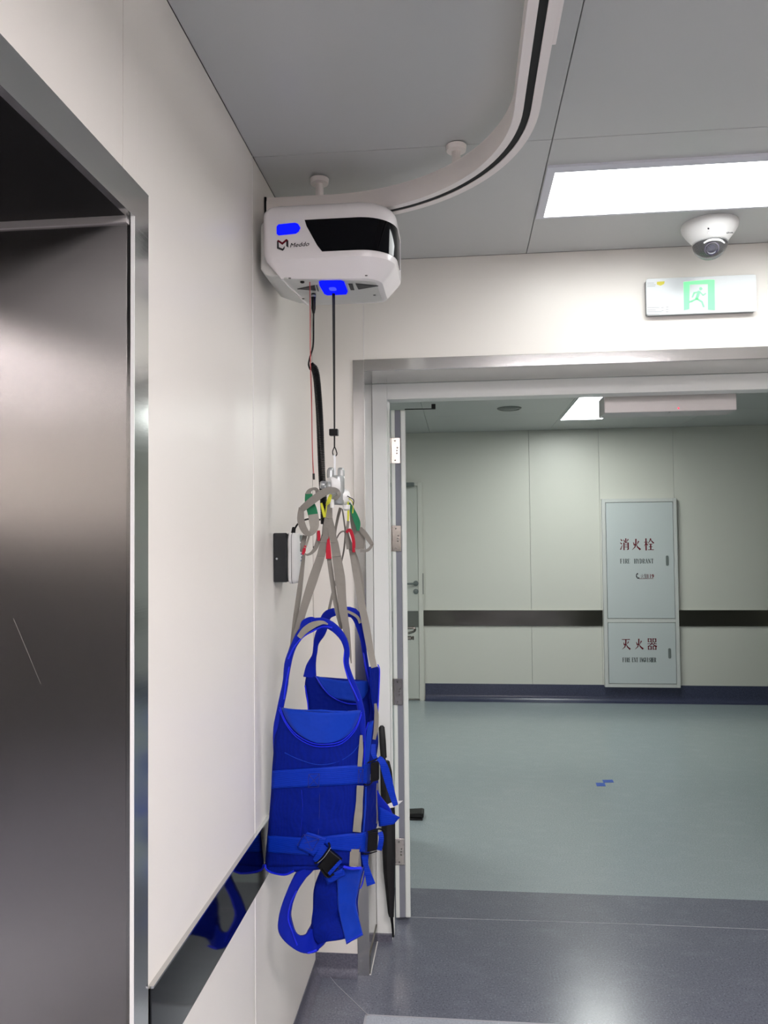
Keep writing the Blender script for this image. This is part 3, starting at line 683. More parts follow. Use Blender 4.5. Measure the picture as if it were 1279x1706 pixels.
def band(name, pts, w, t, m, n=30, ns=12, twist=None, face=None, par=None, **k):
    """pts: (px, py, y); w in metres"""
    pp = smooth([U(x, y_, y=d) for x, y_, d in pts], n)
    return mk(name, MB().strip(pp, w if not isinstance(w, (list, tuple)) else resample1(w, n), t, face, ns, twist), m, par or sl, sm=60, **k)

YB2 = 2.30
# far (back) panel and its loop
fb_ = ruled('back_panel', [(510, 1126), (508, 1140), (509, 1155), (512, 1172), (514, 1200), (514, 1260)], [(613, 1134), (616, 1150), (618, 1180), (620, 1200), (621, 1230), (620, 1290)], 'blue', YB2, thick=.006)
ruled('neck_facing', [(526, 1126), (530, 1137), (542, 1152), (556, 1163)], [(614, 1134), (613, 1148), (608, 1160), (598, 1170)], 'blue_smooth', YB2, off=.008, nv=10, thick=.003, sag=4, label='smooth royal blue facing at the neck')
line('piping', [(526, 1127), (541, 1150), (556, 1163), (578, 1172), (602, 1173)], .0016, 'piping', YB2, .012)
line('piping', [(508, 1142), (512, 1165), (514, 1190)], .0022, 'piping', YB2, .006)
band('shoulder_loop', [(516, 1128, YB2), (518, 1110, YB2), (524, 1090, YB2), (527, 1070, YB2), (536, 1050, YB2-.01), (540, 1035, YB2-.01), (546, 1024, YB2-.02), (558, 1019, YB2-.03)], [.04, .03, .014, .015, .028, .030, .028, .024], .012, 'blue_pad', face=(.25, -1, 0))
band('shoulder_loop', [(575, 1019, YB2-.04), (588, 1021, YB2-.035), (597, 1033, YB2-.03), (603, 1055, YB2-.02), (606, 1080, YB2-.01), (609, 1100, YB2), (613, 1125, YB2), (618, 1155, YB2), (622, 1178, YB2-.01), (620, 1200, YB2-.01)], [.030, .030, .026, .016, .014, .014, .016, .018, .020, .02], .012, 'blue_pad')
band('reflective_strip', [(570, 1017, YB2-.05), (582, 1020, YB2-.055), (595, 1028, YB2-.05), (600, 1038, YB2-.046)], .008, .0015, 'grey_lite', ns=4)
line('piping', [(592, 1026), (600, 1040), (604, 1070), (607, 1100), (612, 1124), (618, 1150), (624, 1180), (625, 1198), (613, 1204)], .0028, 'piping', YB2, .01)
band('strap_edge', [(612, 1036, 2.36), (614, 1050, 2.36), (617, 1085, 2.35)], [.004, .008, .003], .002, 'blue_pad')
# side and rear right
ruled('side_panel', [(615, 1111), (617, 1150), (622, 1200), (614, 1206), (610, 1240), (611, 1283)], [(628, 1110), (632, 1120), (630, 1170), (628, 1215), (629, 1240), (624, 1272)], 'blue', lambda x, y: 2.235+max(0, x-615)*.004, nu=6, thick=.004)
line('piping', [(629, 1107), (632, 1116), (631, 1150), (629, 1190)], .002, 'piping', 2.25, .0)
band('reflective_strip', [(625, 1172, 2.23), (627, 1190, 2.23), (626, 1215, 2.23), (623, 1232, 2.23)], [.007, .013, .013, .009], .0015, 'grey_lite', ns=4)
ruled('side_flap', [(613, 1205), (608, 1240), (608, 1280)], [(622, 1200), (618, 1235), (613, 1283)], 'blue_smooth', 2.14, nu=6, nv=14, thick=.004)
line('piping', [(613, 1204), (608, 1222), (607, 1250), (607, 1284)], .002, 'piping', 2.135, .0)
ruled('side_panel', [(605, 1300), (604, 1340), (602, 1375), (600, 1410), (602, 1445)], [(629, 1300), (630, 1335), (628, 1372), (618, 1400), (611, 1442)], 'blue', lambda x, y: 2.142+max(0, x-606)*.005, nu=8, nv=20, thick=.004, wav=.004)
line('fold', [(609, 1312), (608, 1345), (605, 1385)], .003, 'blue_smooth', 2.134, 0)
band('reflective_strip', [(628, 1305, 2.24), (628, 1335, 2.24), (627, 1372, 2.24)], [.006, .004, .008], .0015, 'grey_lite', ns=4)
# front panel
L_ = [(470, 1180), (463, 1205), (458, 1235), (456, 1262), (454, 1290), (452, 1330), (448, 1375), (444, 1420), (442, 1444)]
R_ = [(600, 1184), (604, 1200), (606, 1230), (605, 1265), (604, 1300), (603, 1335), (600, 1370), (598, 1410), (594, 1440)]
ruled('front_panel', L_, R_, 'blue', None, nu=20, nv=44, thick=.008, wav=.002, sag=5)
ruled('front_hem', [(442, 1444), (446, 1451), (458, 1456), (475, 1457)], [(594, 1440), (594, 1441), (590, 1442), (520, 1443)], 'blue', None, nu=20, nv=6, thick=.008)
line('piping', [(441, 1440), (445, 1449), (458, 1455), (475, 1457), (490, 1451)], .0032, 'piping', None, .004)
ruled('neck_facing', [(469, 1180), (478, 1200), (492, 1218), (512, 1232), (530, 1238)], [(600, 1184), (596, 1200), (584, 1220), (565, 1233), (545, 1238)], 'blue_smooth', None, off=.0065, nv=16, thick=.003, sag=5, label='smooth brighter blue facing below the neck')
ruled('neck_fold', [(469, 1179), (470, 1183)], [(601, 1183), (600, 1188)], 'blue_smooth', None, off=.004, nv=4, nu=20, thick=.006, sag=5)
for dd in (0, 4):
    line('piping', [(466-dd*.3, 1178+dd), (476, 1202+dd), (494, 1224+dd), (520, 1238+dd), (545, 1240+dd), (570, 1234+dd), (592, 1212+dd), (602, 1186+dd)], .0016, 'piping', None, .008)
line('stitching', [(474, 1254), (500, 1266), (530, 1274), (560, 1270), (585, 1256), (600, 1238)], .0012, 'blue_smooth', None, .0045)
line('stitching', [(532, 1314), (532, 1350), (530, 1392)], .0009, 'stitch', None, .0045)
line('stitching', [(502, 1316), (504, 1350), (500, 1392)], .0014, 'blue_pad', None, .004)
# front loop (padded shoulder ring)
band('shoulder_loop', [(461, 1262, 2.118), (461, 1225, 2.115), (466, 1185, 2.11), (471, 1160, 2.11), (475, 1140, 2.108), (478, 1115, 2.105), (482, 1095, 2.10), (492, 1070, 2.10), (506, 1050, 2.095), (522, 1041, 2.095)], [.018, .020, .024, .018, .018, .016, .02, .016, .024, .032], .012, 'blue_pad')
band('shoulder_loop', [(520, 1040, 2.10), (535, 1037, 2.098), (549, 1041, 2.10), (562, 1051, 2.105), (573, 1066, 2.11), (578, 1085, 2.115), (577, 1105, 2.118), (583, 1128, 2.12), (592, 1150, 2.12), (599, 1172, 2.12), (603, 1200, 2.118), (605, 1235, 2.118)], [.032, .026, .022, .018, .015, .014, .017, .018, .018, .02, .016, .008], .012, 'blue_pad')
band('reflective_strip', [(498, 1062, 2.088), (508, 1050, 2.085), (522, 1041, 2.083), (537, 1037, 2.084), (546, 1040, 2.09)], [.014, .018, .019, .013, .003], .0015, 'grey_lite', ns=4, n=20)
band('shoulder_tip', [(499, 1050, 2.102), (508, 1037, 2.105), (520, 1032, 2.105), (529, 1036, 2.1)], [.004, .018, .016, .006], .004, 'blue_pad')
line('piping', [(480, 1098), (490, 1078), (505, 1061), (520, 1052), (538, 1044), (553, 1046)], .0022, 'piping', 2.10, .009)
line('piping', [(574, 1084), (573, 1105), (580, 1130), (589, 1150), (597, 1168)], .002, 'piping', 2.117, .004)
line('piping', [(482, 1090), (481, 1112), (476, 1140), (473, 1165)], .0022, 'piping', 2.107, .006)
# grey vertical reflective strips at the right edge
band('reflective_strip', [(601.5, 1225, 2.105), (601, 1250, 2.105), (599, 1277, 2.105)], [.007, .013, .012], .0015, 'grey_lite', ns=4)
band('reflective_strip', [(600, 1309, 2.104), (598, 1345, 2.104), (596, 1366, 2.1), (594, 1386, 2.1)], [.019, .018, .022, .021], .0015, 'grey_lite', ns=4)
band('reflective_strip', [(591, 1415, 2.1), (589, 1443, 2.1)], [.025, .024], .0015, 'grey_lite', ns=4, n=6)
# belts
def yb_(x, y): return Yf(x)-.0065
b1 = ruled('belt', [(454, 1284), (453, 1300), (452, 1314)], [(615, 1273), (616, 1290), (615, 1305)], 'blue_web', yb_, nu=24, nv=8, thick=.003, label='upper light blue webbing belt')
b2_ = ruled('belt', [(446, 1392), (445, 1405), (444, 1420)], [(508, 1396), (512, 1408), (514, 1425)], 'blue_web', yb_, nu=14, nv=8, thick=.003, label='lower light blue webbing belt')
b3_ = ruled('belt', [(531, 1394), (540, 1404), (550, 1416)], [(609, 1386), (612, 1400), (610, 1420)], 'blue_web', lambda x, y: Yf(x)-.009, nu=14, nv=8, thick=.003, wav=.003, label='lower light blue webbing belt, rumpled end')
b4_ = ruled('belt', [(512, 1386), (504, 1396), (495, 1412)], [(545, 1396), (536, 1412), (522, 1426)], 'blue_web', lambda x, y: Yf(x)-.012, nu=10, nv=8, thick=.003, wav=.003, label='diagonal webbing patch at the leg strap')
def xbox(pts, par, off):
    a, b_, c_, d_ = pts
    for s_ in ((a, b_), (b_, c_), (c_, d_), (d_, a), (a, c_), (b_, d_)):
        line('stitching', [s_[0], ((s_[0][0]+s_[1][0])/2, (s_[0][1]+s_[1][1])/2), s_[1]], .0008, 'stitch', lambda x, y: Yf(x)-off, 0, 5, par)
xbox([(514, 1290), (532, 1289), (531, 1311), (513, 1312)], b1, .0085)
xbox([(597, 1282), (605, 1281), (604, 1303), (596, 1305)], b1, .0085)
xbox([(506, 1390), (532, 1398), (520, 1417), (495, 1408)], b4_, .0140)
xbox([(592, 1388), (601, 1387), (600, 1414), (590, 1415)], b3_, .0110)
# buckles
def buckle(name, cs, yy, t, **k):
    p = [U(x, y, y=yy+(x-cs[0][0])*k.get('sl', 0)) for x, y in cs]; o = mk(name, MB().prism(p, (0, t, 0)), 'black', sl, bev=.002, seg=2); return o
bk1 = buckle('buckle', [(617, 1272), (631, 1268), (631, 1300), (617, 1304)], 2.115, .014)
line('buckle_bar', [(612, 1271), (622, 1267), (630, 1263), (636, 1261)], .0022, 'black', 2.112, 0, 10, bk1)
line('buckle_bar', [(606, 1306), (613, 1308), (620, 1303)], .0018, 'black', 2.112, 0, 8, bk1)
bk2 = buckle('buckle', [(613, 1387), (629, 1385), (628, 1417), (611, 1420)], 2.112, .014)
line('buckle_bar', [(612, 1386), (622, 1383), (632, 1381), (640, 1384)], .0022, 'black', 2.11, 0, 10, bk2)
line('buckle_bar', [(604, 1421), (611, 1423), (628, 1418)], .0018, 'black', 2.11, 0, 8, bk2)
band('strap_tail', [(630, 1263, 2.11), (637, 1270, 2.105), (645, 1295, 2.11), (652, 1320, 2.12), (659, 1342, 2.12)], [.014, .022, .022, .018, .014], .003, 'blue_web', ns=4, twist=.2)
ruled('strap_tail', [(628, 1316), (629, 1340), (631, 1376)], [(633, 1326), (650, 1348), (657, 1369)], 'blue_pad', lambda x, y: 2.12-.0006*(x-628), nu=6, nv=10, thick=.004)
ruled('strap_tail', [(631, 1343), (632, 1377)], [(666, 1362), (656, 1373)], 'blue_web', lambda x, y: 2.113-.0004*(x-628), nu=6, nv=6, thick=.003)
band('strap_tail', [(633, 1386, 2.115), (635, 1395, 2.11), (634, 1405, 2.11), (632, 1416, 2.115)], [.013, .014, .014, .013], .004, 'blue_web', ns=4)
band('strap_tail', [(607, 1424, 2.12), (609, 1440, 2.12), (613, 1456, 2.12), (618, 1474, 2.12)], [.018, .014, .018, .024], .003, 'blue_web', ns=4)
band('strap_tail', [(622, 1240, 2.16), (622, 1255, 2.15), (627, 1266, 2.14)], [.012, .014, .01], .003, 'blue_web', ns=4)
line('piping', [(610, 1440), (604, 1470), (600, 1480)], .002, 'piping', 2.13, 0)
# leg strap: ring, wide pad, buckle
YL = 2.085
def yl(x, y): return YL+.02*math.sin((y-1440)/150*3)+.006*math.sin(x*.1)
lgp = ruled('leg_pad', [(536, 1444), (524, 1483), (521, 1520), (520, 1545), (522, 1560), (530, 1572)], [(606, 1446), (599, 1478), (594, 1506), (597, 1530), (592, 1548), (575, 1562)], 'blue', lambda x, y: yl(x, y)+.012, nu=14, nv=24, thick=.010, wav=.008)
ruled('leg_flap', [(560, 1450), (562, 1480), (563, 1510), (570, 1545), (577, 1573)], [(604, 1446), (596, 1485), (592, 1505), (598, 1533), (604, 1558)], 'blue_smooth', lambda x, y: yl(x, y)-.0, nu=8, nv=16, thick=.006, wav=.004)
line('stitching', [(576, 1570), (590, 1563), (603, 1555)], .001, 'piping', lambda x, y: yl(x, y)-.004, 0, 8)
ruled('leg_loop', [(520, 1441), (493, 1455), (478, 1487), (466, 1526), (468, 1556), (492, 1582), (512, 1588), (528, 1584), (545, 1566)], [(524, 1442), (505, 1466), (494, 1485), (486, 1512), (484, 1530), (494, 1555), (507, 1558), (518, 1546), (524, 1530)], 'blue_pad', lambda x, y: yl(x, y)+.03*max(0, min(1, (x-514)/16)), nu=8, nv=40, thick=.014, wav=.002)
line('piping', [(494, 1484), (484, 1505), (480, 1530), (488, 1556), (495, 1575)], .002, 'piping', yl, .009)
line('piping', [(496, 1578), (512, 1587), (527, 1583)], .003, 'piping', yl, .004)
line('piping', [(572, 1444), (585, 1447), (602, 1446)], .004, 'piping', 2.075, 0, 10)
bk3 = mk('buckle', MB().prism([U(*p, y=2.066) for p in [(546, 1414), (569, 1433), (562, 1449), (544, 1461), (528, 1444), (540, 1430)]], (0, .014, 0)), 'black', sl, bev=.002, label='large black leg strap buckle')
line('buckle_bar', [(524, 1438), (530, 1436), (541, 1424), (549, 1411), (547, 1404)], .003, 'black', 2.06, 0, 12, bk3)
line('buckle_bar', [(534, 1447), (545, 1461), (556, 1456)], .003, 'black', 2.064, 0, 10, bk3)
line('buckle_edge', [(529, 1438), (540, 1428), (551, 1412)], .0008, 'silver', 2.057, 0, 10, bk3)
band('leg_webbing', [(548, 1456, 2.056), (558, 1445, 2.054), (568, 1434, 2.056)], [.009, .009, .008], .004, 'blue_web', ns=4, n=8)
ruled('leg_webbing', [(540, 1462), (544, 1468), (545, 1474)], [(571, 1446), (574, 1452), (575, 1458)], 'blue_web', lambda x, y: yl(x, y)-.012, nu=6, nv=5, thick=.003)
band('leg_webbing', [(543, 1410, 2.075), (533, 1424, 2.07), (524, 1434, 2.072)], [.026, .020, .012], .004, 'blue_web', ns=4, n=10)

# grey suspension straps (parts of the harness)
def web(pts, w, m='grey_web', name='strap', n=24, tw=None, face=None, **k): return band(name, pts, w, .0022, m, n, 4, tw, face, **k)
web([(548, 838, 2.15), (547.5, 852, 2.15), (547, 863, 2.145), (547.5, 876, 2.14), (548, 890, 2.137)], [.017, .020, .023, .032, .040], n=20)
web([(545, 880, 2.136), (542, 893, 2.134), (539, 905, 2.131), (534, 927, 2.126), (521, 966, 2.115), (506, 1013, 2.108), (494, 1055, 2.112), (483, 1085, 2.112)], [.016, .022, .024, .026, .023, .020, .018, .010], n=34)
web([(550, 880, 2.136), (553.5, 893, 2.134), (557, 905, 2.131), (560.5, 927, 2.127), (566.5, 966, 2.115), (571, 1013, 2.108), (577, 1050, 2.112), (582, 1080, 2.125), (585, 1105, 2.13)], [.016, .022, .026, .029, .024, .022, .019, .010, .003], n=34)
for a_ in ((528, 925, 541, 927), (551, 927, 568.5, 926), (530, 902, 545, 903), (551, 903, 563, 902)):
    line('stitching', [(a_[0], a_[1]), ((a_[0]+a_[2])/2, (a_[1]+a_[3])/2+.5), (a_[2], a_[3])], .0006, 'grey_lite', 2.124, 0, 6)
line('stitching', [(541, 863), (547, 864), (554, 863)], .0007, 'grey_lite', 2.141, 0, 6)
web([(548, 930, 2.135), (553, 966, 2.13), (560.5, 1013, 2.125), (569, 1048, 2.125)], [.013, .013, .013, .011], 'grey_web')
web([(506, 924, 2.16), (503, 950, 2.155), (498, 990, 2.15), (491, 1035, 2.14), (486, 1070, 2.125), (483, 1090, 2.12)], [.009, .013, .015, .014, .010, .006], 'grey_web')
web([(578, 886, 2.20), (582, 905, 2.205), (588, 930, 2.215), (594, 960, 2.23), (602, 1005, 2.24), (610, 1045, 2.25), (618, 1090, 2.25), (623, 1112, 2.245)], [.008, .014, .020, .021, .021, .022, .020, .018], 'grey_mid', n=34)
web([(575, 880, 2.22), (585, 910, 2.225), (595, 935, 2.235), (602, 965, 2.25), (606, 1000, 2.26)], [.006, .012, .010, .010, .008], 'grey_web', tw=.5)
web([(567, 846, 2.24), (562, 865, 2.25), (558, 890, 2.26), (562, 905, 2.28)], [.009, .008, .007, .006], 'grey_web')
web([(570, 848, 2.25), (573, 868, 2.25), (575, 885, 2.25), (574, 905, 2.26), (570, 930, 2.28), (556, 980, 2.30), (547, 1020, 2.29)], [.004, .005, .005, .005, .006, .008, .008], 'grey_web')
web([(560, 898, 2.26), (566, 888, 2.26), (573, 885, 2.26), (576, 892, 2.25)], .005, 'grey_web', tw=1.0, n=14)
# coloured loops, left cluster
web([(564, 823, 2.150), (560, 817.5, 2.125), (548, 817, 2.105), (537, 822, 2.095), (526, 829.5, 2.09), (513, 839.5, 2.09), (503, 848, 2.092)], [.010, .014, .019, .021, .021, .020, .017], 'grey_web', 'colour_loop', 26)
web([(502, 845.5, 2.093), (501, 855, 2.096), (501, 866, 2.10), (504, 877, 2.105), (510, 887, 2.108), (517, 891, 2.11)], [.014, .018, .020, .020, .018, .012], 'grey_web', 'colour_loop', 22)
web([(562, 818, 2.13), (564, 824, 2.14), (560, 829, 2.145), (555, 832, 2.15)], [.012, .014, .014, .012], 'grey_mid', 'colour_loop', 12, tw=.7)
web([(513, 891, 2.116), (519, 887, 2.113), (523, 879, 2.112), (523, 868, 2.114), (521.5, 857, 2.118)], [.010, .018, .026, .029, .028], 'grey_mid', 'colour_loop')
web([(521.5, 858, 2.120), (519, 848, 2.122), (515, 836, 2.125), (514, 823, 2.13)], [.028, .028, .024, .020], 'green_web', 'colour_loop', 14)
web([(513.5, 824, 2.132), (515, 818, 2.14), (521, 814.5, 2.145), (527, 815.5, 2.15), (529, 822, 2.155)], [.019, .012, .007, .010, .012], 'grey_web', 'colour_loop', 16)
web([(551, 824, 2.13), (549, 830, 2.12), (547, 836, 2.12), (544, 841, 2.13)], [.007, .010, .011, .006], 'yellow_web', 'colour_loop', 12)
web([(544.5, 838, 2.14), (543, 850, 2.14), (541.5, 862, 2.14)], [.003, .003, .003], 'yellow_web', 'colour_loop', 10)
web([(535, 838, 2.14), (538, 850, 2.14), (540.5, 862, 2.14)], [.006, .008, .007], 'yellow_web', 'colour_loop', 10)
web([(508, 892, 2.14), (505.5, 902, 2.14), (504, 912, 2.14), (505, 920, 2.14)], [.012, .014, .014, .010], 'grey_web', 'colour_loop', 14)
web([(515, 893, 2.135), (511, 905, 2.135), (508, 913, 2.13)], [.005, .006, .007], 'grey_mid', 'colour_loop', 14)
web([(508.5, 909, 2.131), (506.5, 917, 2.13), (504.5, 924, 2.13)], [.005, .009, .008], 'red_web', 'colour_loop', 10)
web([(530, 886, 2.14), (530, 898, 2.14), (526, 912, 2.135), (519, 921, 2.13), (511, 924.5, 2.13), (507, 922, 2.13)], [.010, .012, .013, .011, .007, .004], 'grey_web', 'colour_loop', 20)
web([(530.5, 884, 2.136), (531, 893, 2.134), (530.5, 901, 2.132)], [.008, .009, .007], 'red_web', 'colour_loop', 8)
web([(547.5, 890, 2.142), (547, 902, 2.132), (547, 915, 2.126), (547.5, 931, 2.124)], [.001, .009, .014, .016], 'red_web', 'colour_loop', 14)
# right cluster
web([(582, 838, 2.20), (587, 850, 2.18), (592, 862, 2.17), (596, 874, 2.165), (596, 884, 2.165)], [.005, .012, .016, .018, .008], 'green_web', 'colour_loop', 16)
web([(584, 850, 2.21), (588, 868, 2.20), (594, 885, 2.185), (598, 900, 2.18), (598, 915, 2.18)], [.006, .016, .026, .034, .026], 'grey_web', 'colour_loop', 22)
web([(600, 880, 2.176), (608, 890, 2.172), (615, 900, 2.17), (620, 908, 2.172)], [.010, .015, .014, .010], 'grey_web', 'colour_loop', 14)
web([(620, 906, 2.172), (617, 912, 2.175), (611, 917, 2.178), (600, 917, 2.18)], [.008, .009, .009, .010], 'grey_mid', 'colour_loop', 12, tw=.6)
web([(579.5, 832, 2.19), (580, 845, 2.18), (580, 858, 2.18), (579.5, 868, 2.18)], [.003, .005, .006, .005], 'yellow_web', 'colour_loop', 12)
web([(581, 830, 2.18), (587, 836, 2.175), (588, 846, 2.175), (587, 860, 2.175)], .0025, 'yellow_web', 'colour_loop', 14)
web([(577, 887, 2.18), (582, 882.5, 2.175), (586, 890, 2.175), (589, 903, 2.175), (589, 920, 2.18)], [.008, .010, .009, .009, .008], 'red_web', 'colour_loop', 18)
web([(580, 868, 2.185), (578, 882, 2.19), (577, 895, 2.20), (580, 915, 2.2)], [.008, .009, .009, .010], 'grey_mid', 'colour_loop', 16)

# ------------------------------------------------------------------ umbrella
um = thing('umbrella', 'closed black umbrella leaning against the white door frame', 'umbrella', tuple(U(655, 1562, y=3.09)))
q = MB(); rg = []
cl = [(641, 1268, 7), (643, 1285, 9), (645, 1320, 10), (646.5, 1360, 11), (647, 1400, 11), (648, 1450, 9.5), (650, 1490, 7), (651, 1520, 5), (652, 1527, 4)]
for cx_, py, r_ in cl:
    c = U(cx_, py, y=3.085); n = 24
    rg.append([c+Vector((math.cos(2*math.pi*j/n), math.sin(2*math.pi*j/n), 0))*(r_*3.085/FPX)*(1+.10*math.cos(8*2*math.pi*j/n+py*.01)) for j in range(n)])
mk('canopy', MB().loft(rg), mat('umbrella_cloth', (13, 13, 15), .7), um, sm=60)
mk('handle', MB().tube([U(635.5, 1209, y=3.085), U(635.7, 1212, y=3.085), U(637.5, 1240, y=3.085), U(639, 1262, y=3.085)], [.006, .012, .0135, .0125], 14), 'black_soft', um, sm=40)
mk('shaft', MB().tube([U(639, 1260, y=3.085), U(641, 1270, y=3.085)], .006, 10), 'black', um, sm=40)
mk('tip', MB().tube([U(652, 1526, y=3.085), U(653.5, 1540, y=3.09), U(655, 1561, y=3.09)], [.0065, .005, .004], 10), 'black', um, sm=40)
mk('care_label', MB().prism([U(*p, y=3.05) for p in [(641, 1342), (657, 1335), (671, 1334), (664, 1340), (656, 1345), (646, 1347)]], (0, .002, 0)), 'white_paper', um)

# ------------------------------------------------------------------ dome camera
dc = thing('dome_camera', 'white dome security camera on the ceiling above the exit sign', 'security camera', (.852, 2.685, CZ))
c0 = Vector((.852, 2.685, CZ)); axd = Vector((-.05, -.12, -1)).normalized()
mk('base', MB().lathe(c0+Vector((0, 0, 0)), (0, 0, -1), [(0, .090), (.006, .092), (.018, .090), (.035, .080), (.055, .064), (.066, .056), (.068, .052)], 40), 'white_pl', dc, sm=50)
cs = c0+Vector((0, 0, -.066)); rd = .052
mk('lens_hood', MB().lathe(cs+Vector((0, 0, .004)), (0, 0, -1), [(0, .052), (.010, .050), (.022, .043), (.034, .030), (.040, .012)], 32), 'black_gloss', dc, sm=50)
dirc = (CAMP-cs).normalized(); dl = Vector((dirc.x*.6+.05, dirc.y*.9, -.75)).normalized()
lb = mk('lens', MB().lathe(cs, dl, [(.02, .026), (.046, .024), (.048, .020), (.044, .015), (.047, .008), (.0475, .001)], 28), mat('lens_glass', (40, 38, 62), .1, coat=1), dc, sm=30)
mk('lens_ring', MB().lathe(cs, dl, [(.047, .0225), (.0485, .0205)], 28, cap=False), mat('lens_ring', (120, 110, 130), .3), lb)
q = MB(); ns, pr = 24, []
for k in range(9):
    a = math.radians(88*k/8); pr.append((.056*math.sin(a), .056*math.cos(a)*1.0+.0005))
mk('dome_cover', MB().lathe(cs, (0, 0, -1), pr, 32), 'dome', dc, sm=60)
mk('white_shield', MB().strip(smooth([U(1172, 405, y=2.628), U(1180, 400.5, y=2.625), U(1190, 399, y=2.625), U(1200, 400, y=2.63), U(1207, 405, y=2.635)], 14), [.004, .007, .007, .007, .004], .001), 'white_pl', dc)
c = U(1180, 381, y=2.606); mk('screw', MB().lathe(c, (0, -1, -.7), [(-.004, .0028), (.001, .0026)], 10), 'ink', dc)
mk('screw_slot', MB().lathe(U(1180, 388, y=2.615), (0, -1, -.8), [(-.006, .0026), (.0005, .0022)], 10), 'shell', dc)
q = MB(); place_text(q, 'alhua', .011, U(1209, 390, y=2.612)+Vector((0, -.004, 0)), Vector((.93, .25, .1)).normalized(), Vector((0, .45, .9)).normalized(), (0, -1, 0), .001, bold=.0003, width=.024)
mk('lettering', q, 'ink', dc)

# ------------------------------------------------------------------ exit sign
es = thing('exit_sign', 'white exit sign panel with a green running figure above the doorway', 'exit sign', (.871, DY, 2.40))
pl = [(x, z) for x, z in rrect(.384, .134, .008, 3)]; ec = Vector((.872, DY, 2.4765))
mk('panel', MB().prism([(ec.x+x, DY-.026, ec.z+z) for x, z in pl], (0, .007, 0)), 'sign', es, bev=.001)
mk('backing', MB().prism([(ec.x+x*.995, DY-.019, ec.z+z*.985) for x, z in pl], (0, .0185, 0)), 'sign_e', es)
def ep(x, y): p = U(x, y, y=DY-.0265); return p
def eq(name, pts, m, par=es): return mk(name, MB().prism([ep(*p) for p in pts], (0, .0004, 0)), m, par)
eq('pictogram', [(1138.5, 470), (1148.5, 469), (1148, 515), (1139, 517)], 'sign_g')
eq('pictogram', [(1148.5, 469), (1179, 466), (1179, 473), (1148.5, 474)], 'sign_g')
eq('pictogram', [(1179, 466), (1190, 466), (1190.5, 517), (1179, 516)], 'sign_g')
q = MB()
def stroke(q, pts, w):
    for a, b_ in zip(pts, pts[1:]):
        A, B = ep(*a), ep(*b_); d = (B-A).normalized(); s_ = Vector((-d.z, 0, d.x))*w/2; e_ = d*w*.3
        q.prism([A-s_-e_, B-s_+e_, B+s_+e_, A+s_-e_], (0, .0003, 0))
stroke(q, [(1164, 486), (1160, 498)], .010); stroke(q, [(1164, 486), (1156, 488), (1153, 495)], .005); stroke(q, [(1166, 487), (1171, 492), (1175, 489)], .004)
stroke(q, [(1160, 498), (1152, 502), (1146, 504)], .006); stroke(q, [(1161, 498), (1169, 503), (1172, 511)], .006)
hc = ep(1167, 481); q.prism([hc+Vector((.0055*math.cos(k*.6283), 0, .0055*math.sin(k*.6283))) for k in range(10)], (0, .0003, 0))
mk('running_figure', q, 'sign_g', es)
eq('sticker', [(1094, 469.5), (1107, 468.5), (1106, 473), (1100, 476), (1094, 474)], 'yellow')
q = MB()
for (x, y, w_) in ((1078, 472, 11), (1078, 475, 14), (1078, 477.5, 13), (1078, 513, 20), (1078, 517, 14), (1078, 520, 24), (1078, 524, 20), (1101, 513, 4), (1102, 518, 3), (1109, 512, 4), (1109, 516, 4), (1109, 520, 4)):
    A, B = ep(x, y), ep(x+w_, y-.03*w_); q.prism([A, B, B+Vector((0, 0, .0012)), A+Vector((0, 0, .0012))], (0, .0003, 0))
mk('small_print', q, mat('grey_print', (130, 136, 138), .6), es)

# ------------------------------------------------------------------ fire cabinet
fc = thing('fire_cabinet', 'tall white fire hydrant and extinguisher cabinet with red characters on the far wall', 'fire cabinet', (1.718, FY, .15))
CX0, CX1, CZ0, CZ1 = 1.364, 2.070, .152, 1.972; ZM = U(1064, 1033, y=FY).z; FYC = FY-.05
q = MB(); fw = .034
q.box((CX0, FYC, CZ0), (CX0+fw, FY, CZ1)).box((CX1-fw, FYC, CZ0), (CX1, FY, CZ1)).box((CX0+fw, FYC, CZ1-fw), (CX1-fw, FY, CZ1)).box((CX0+fw, FYC, CZ0), (CX1-fw, FY, CZ0+fw)).box((CX0+fw, FYC, ZM-.018), (CX1-fw, FY, ZM+.018))
mk('frame', q, 'cabf', fc, bev=.002)
mk('gap_backing', MB().box((CX0+fw, FYC+.02, CZ0+fw), (CX1-fw, FY-.001, CZ1-fw)), 'cab_gap', fc)
dU = mk('door_panel', MB().box((CX0+fw+.004, FYC-.003, ZM+.022), (CX1-fw-.004, FYC+.019, CZ1-fw-.004)), 'cab', fc, bev=.002, label='upper cabinet door with hydrant lettering')
dL = mk('door_panel', MB().box((CX0+fw+.004, FYC-.003, CZ0+fw+.004), (CX1-fw-.004, FYC+.019, ZM-.022)), 'cab', fc, bev=.002, label='lower cabinet door with extinguisher lettering')
for c_, par in ((U(1111, 934, y=FYC), dU), (U(1115, 1088.5, y=FYC), dL)):
    h = mk('pull_handle', MB().prism([(c_.x+x, FYC-.008, c_.z+z) for x, z in rrect(.026, .098, .012, 4)], (0, .0055, 0)), 'grip', par, bev=.002)
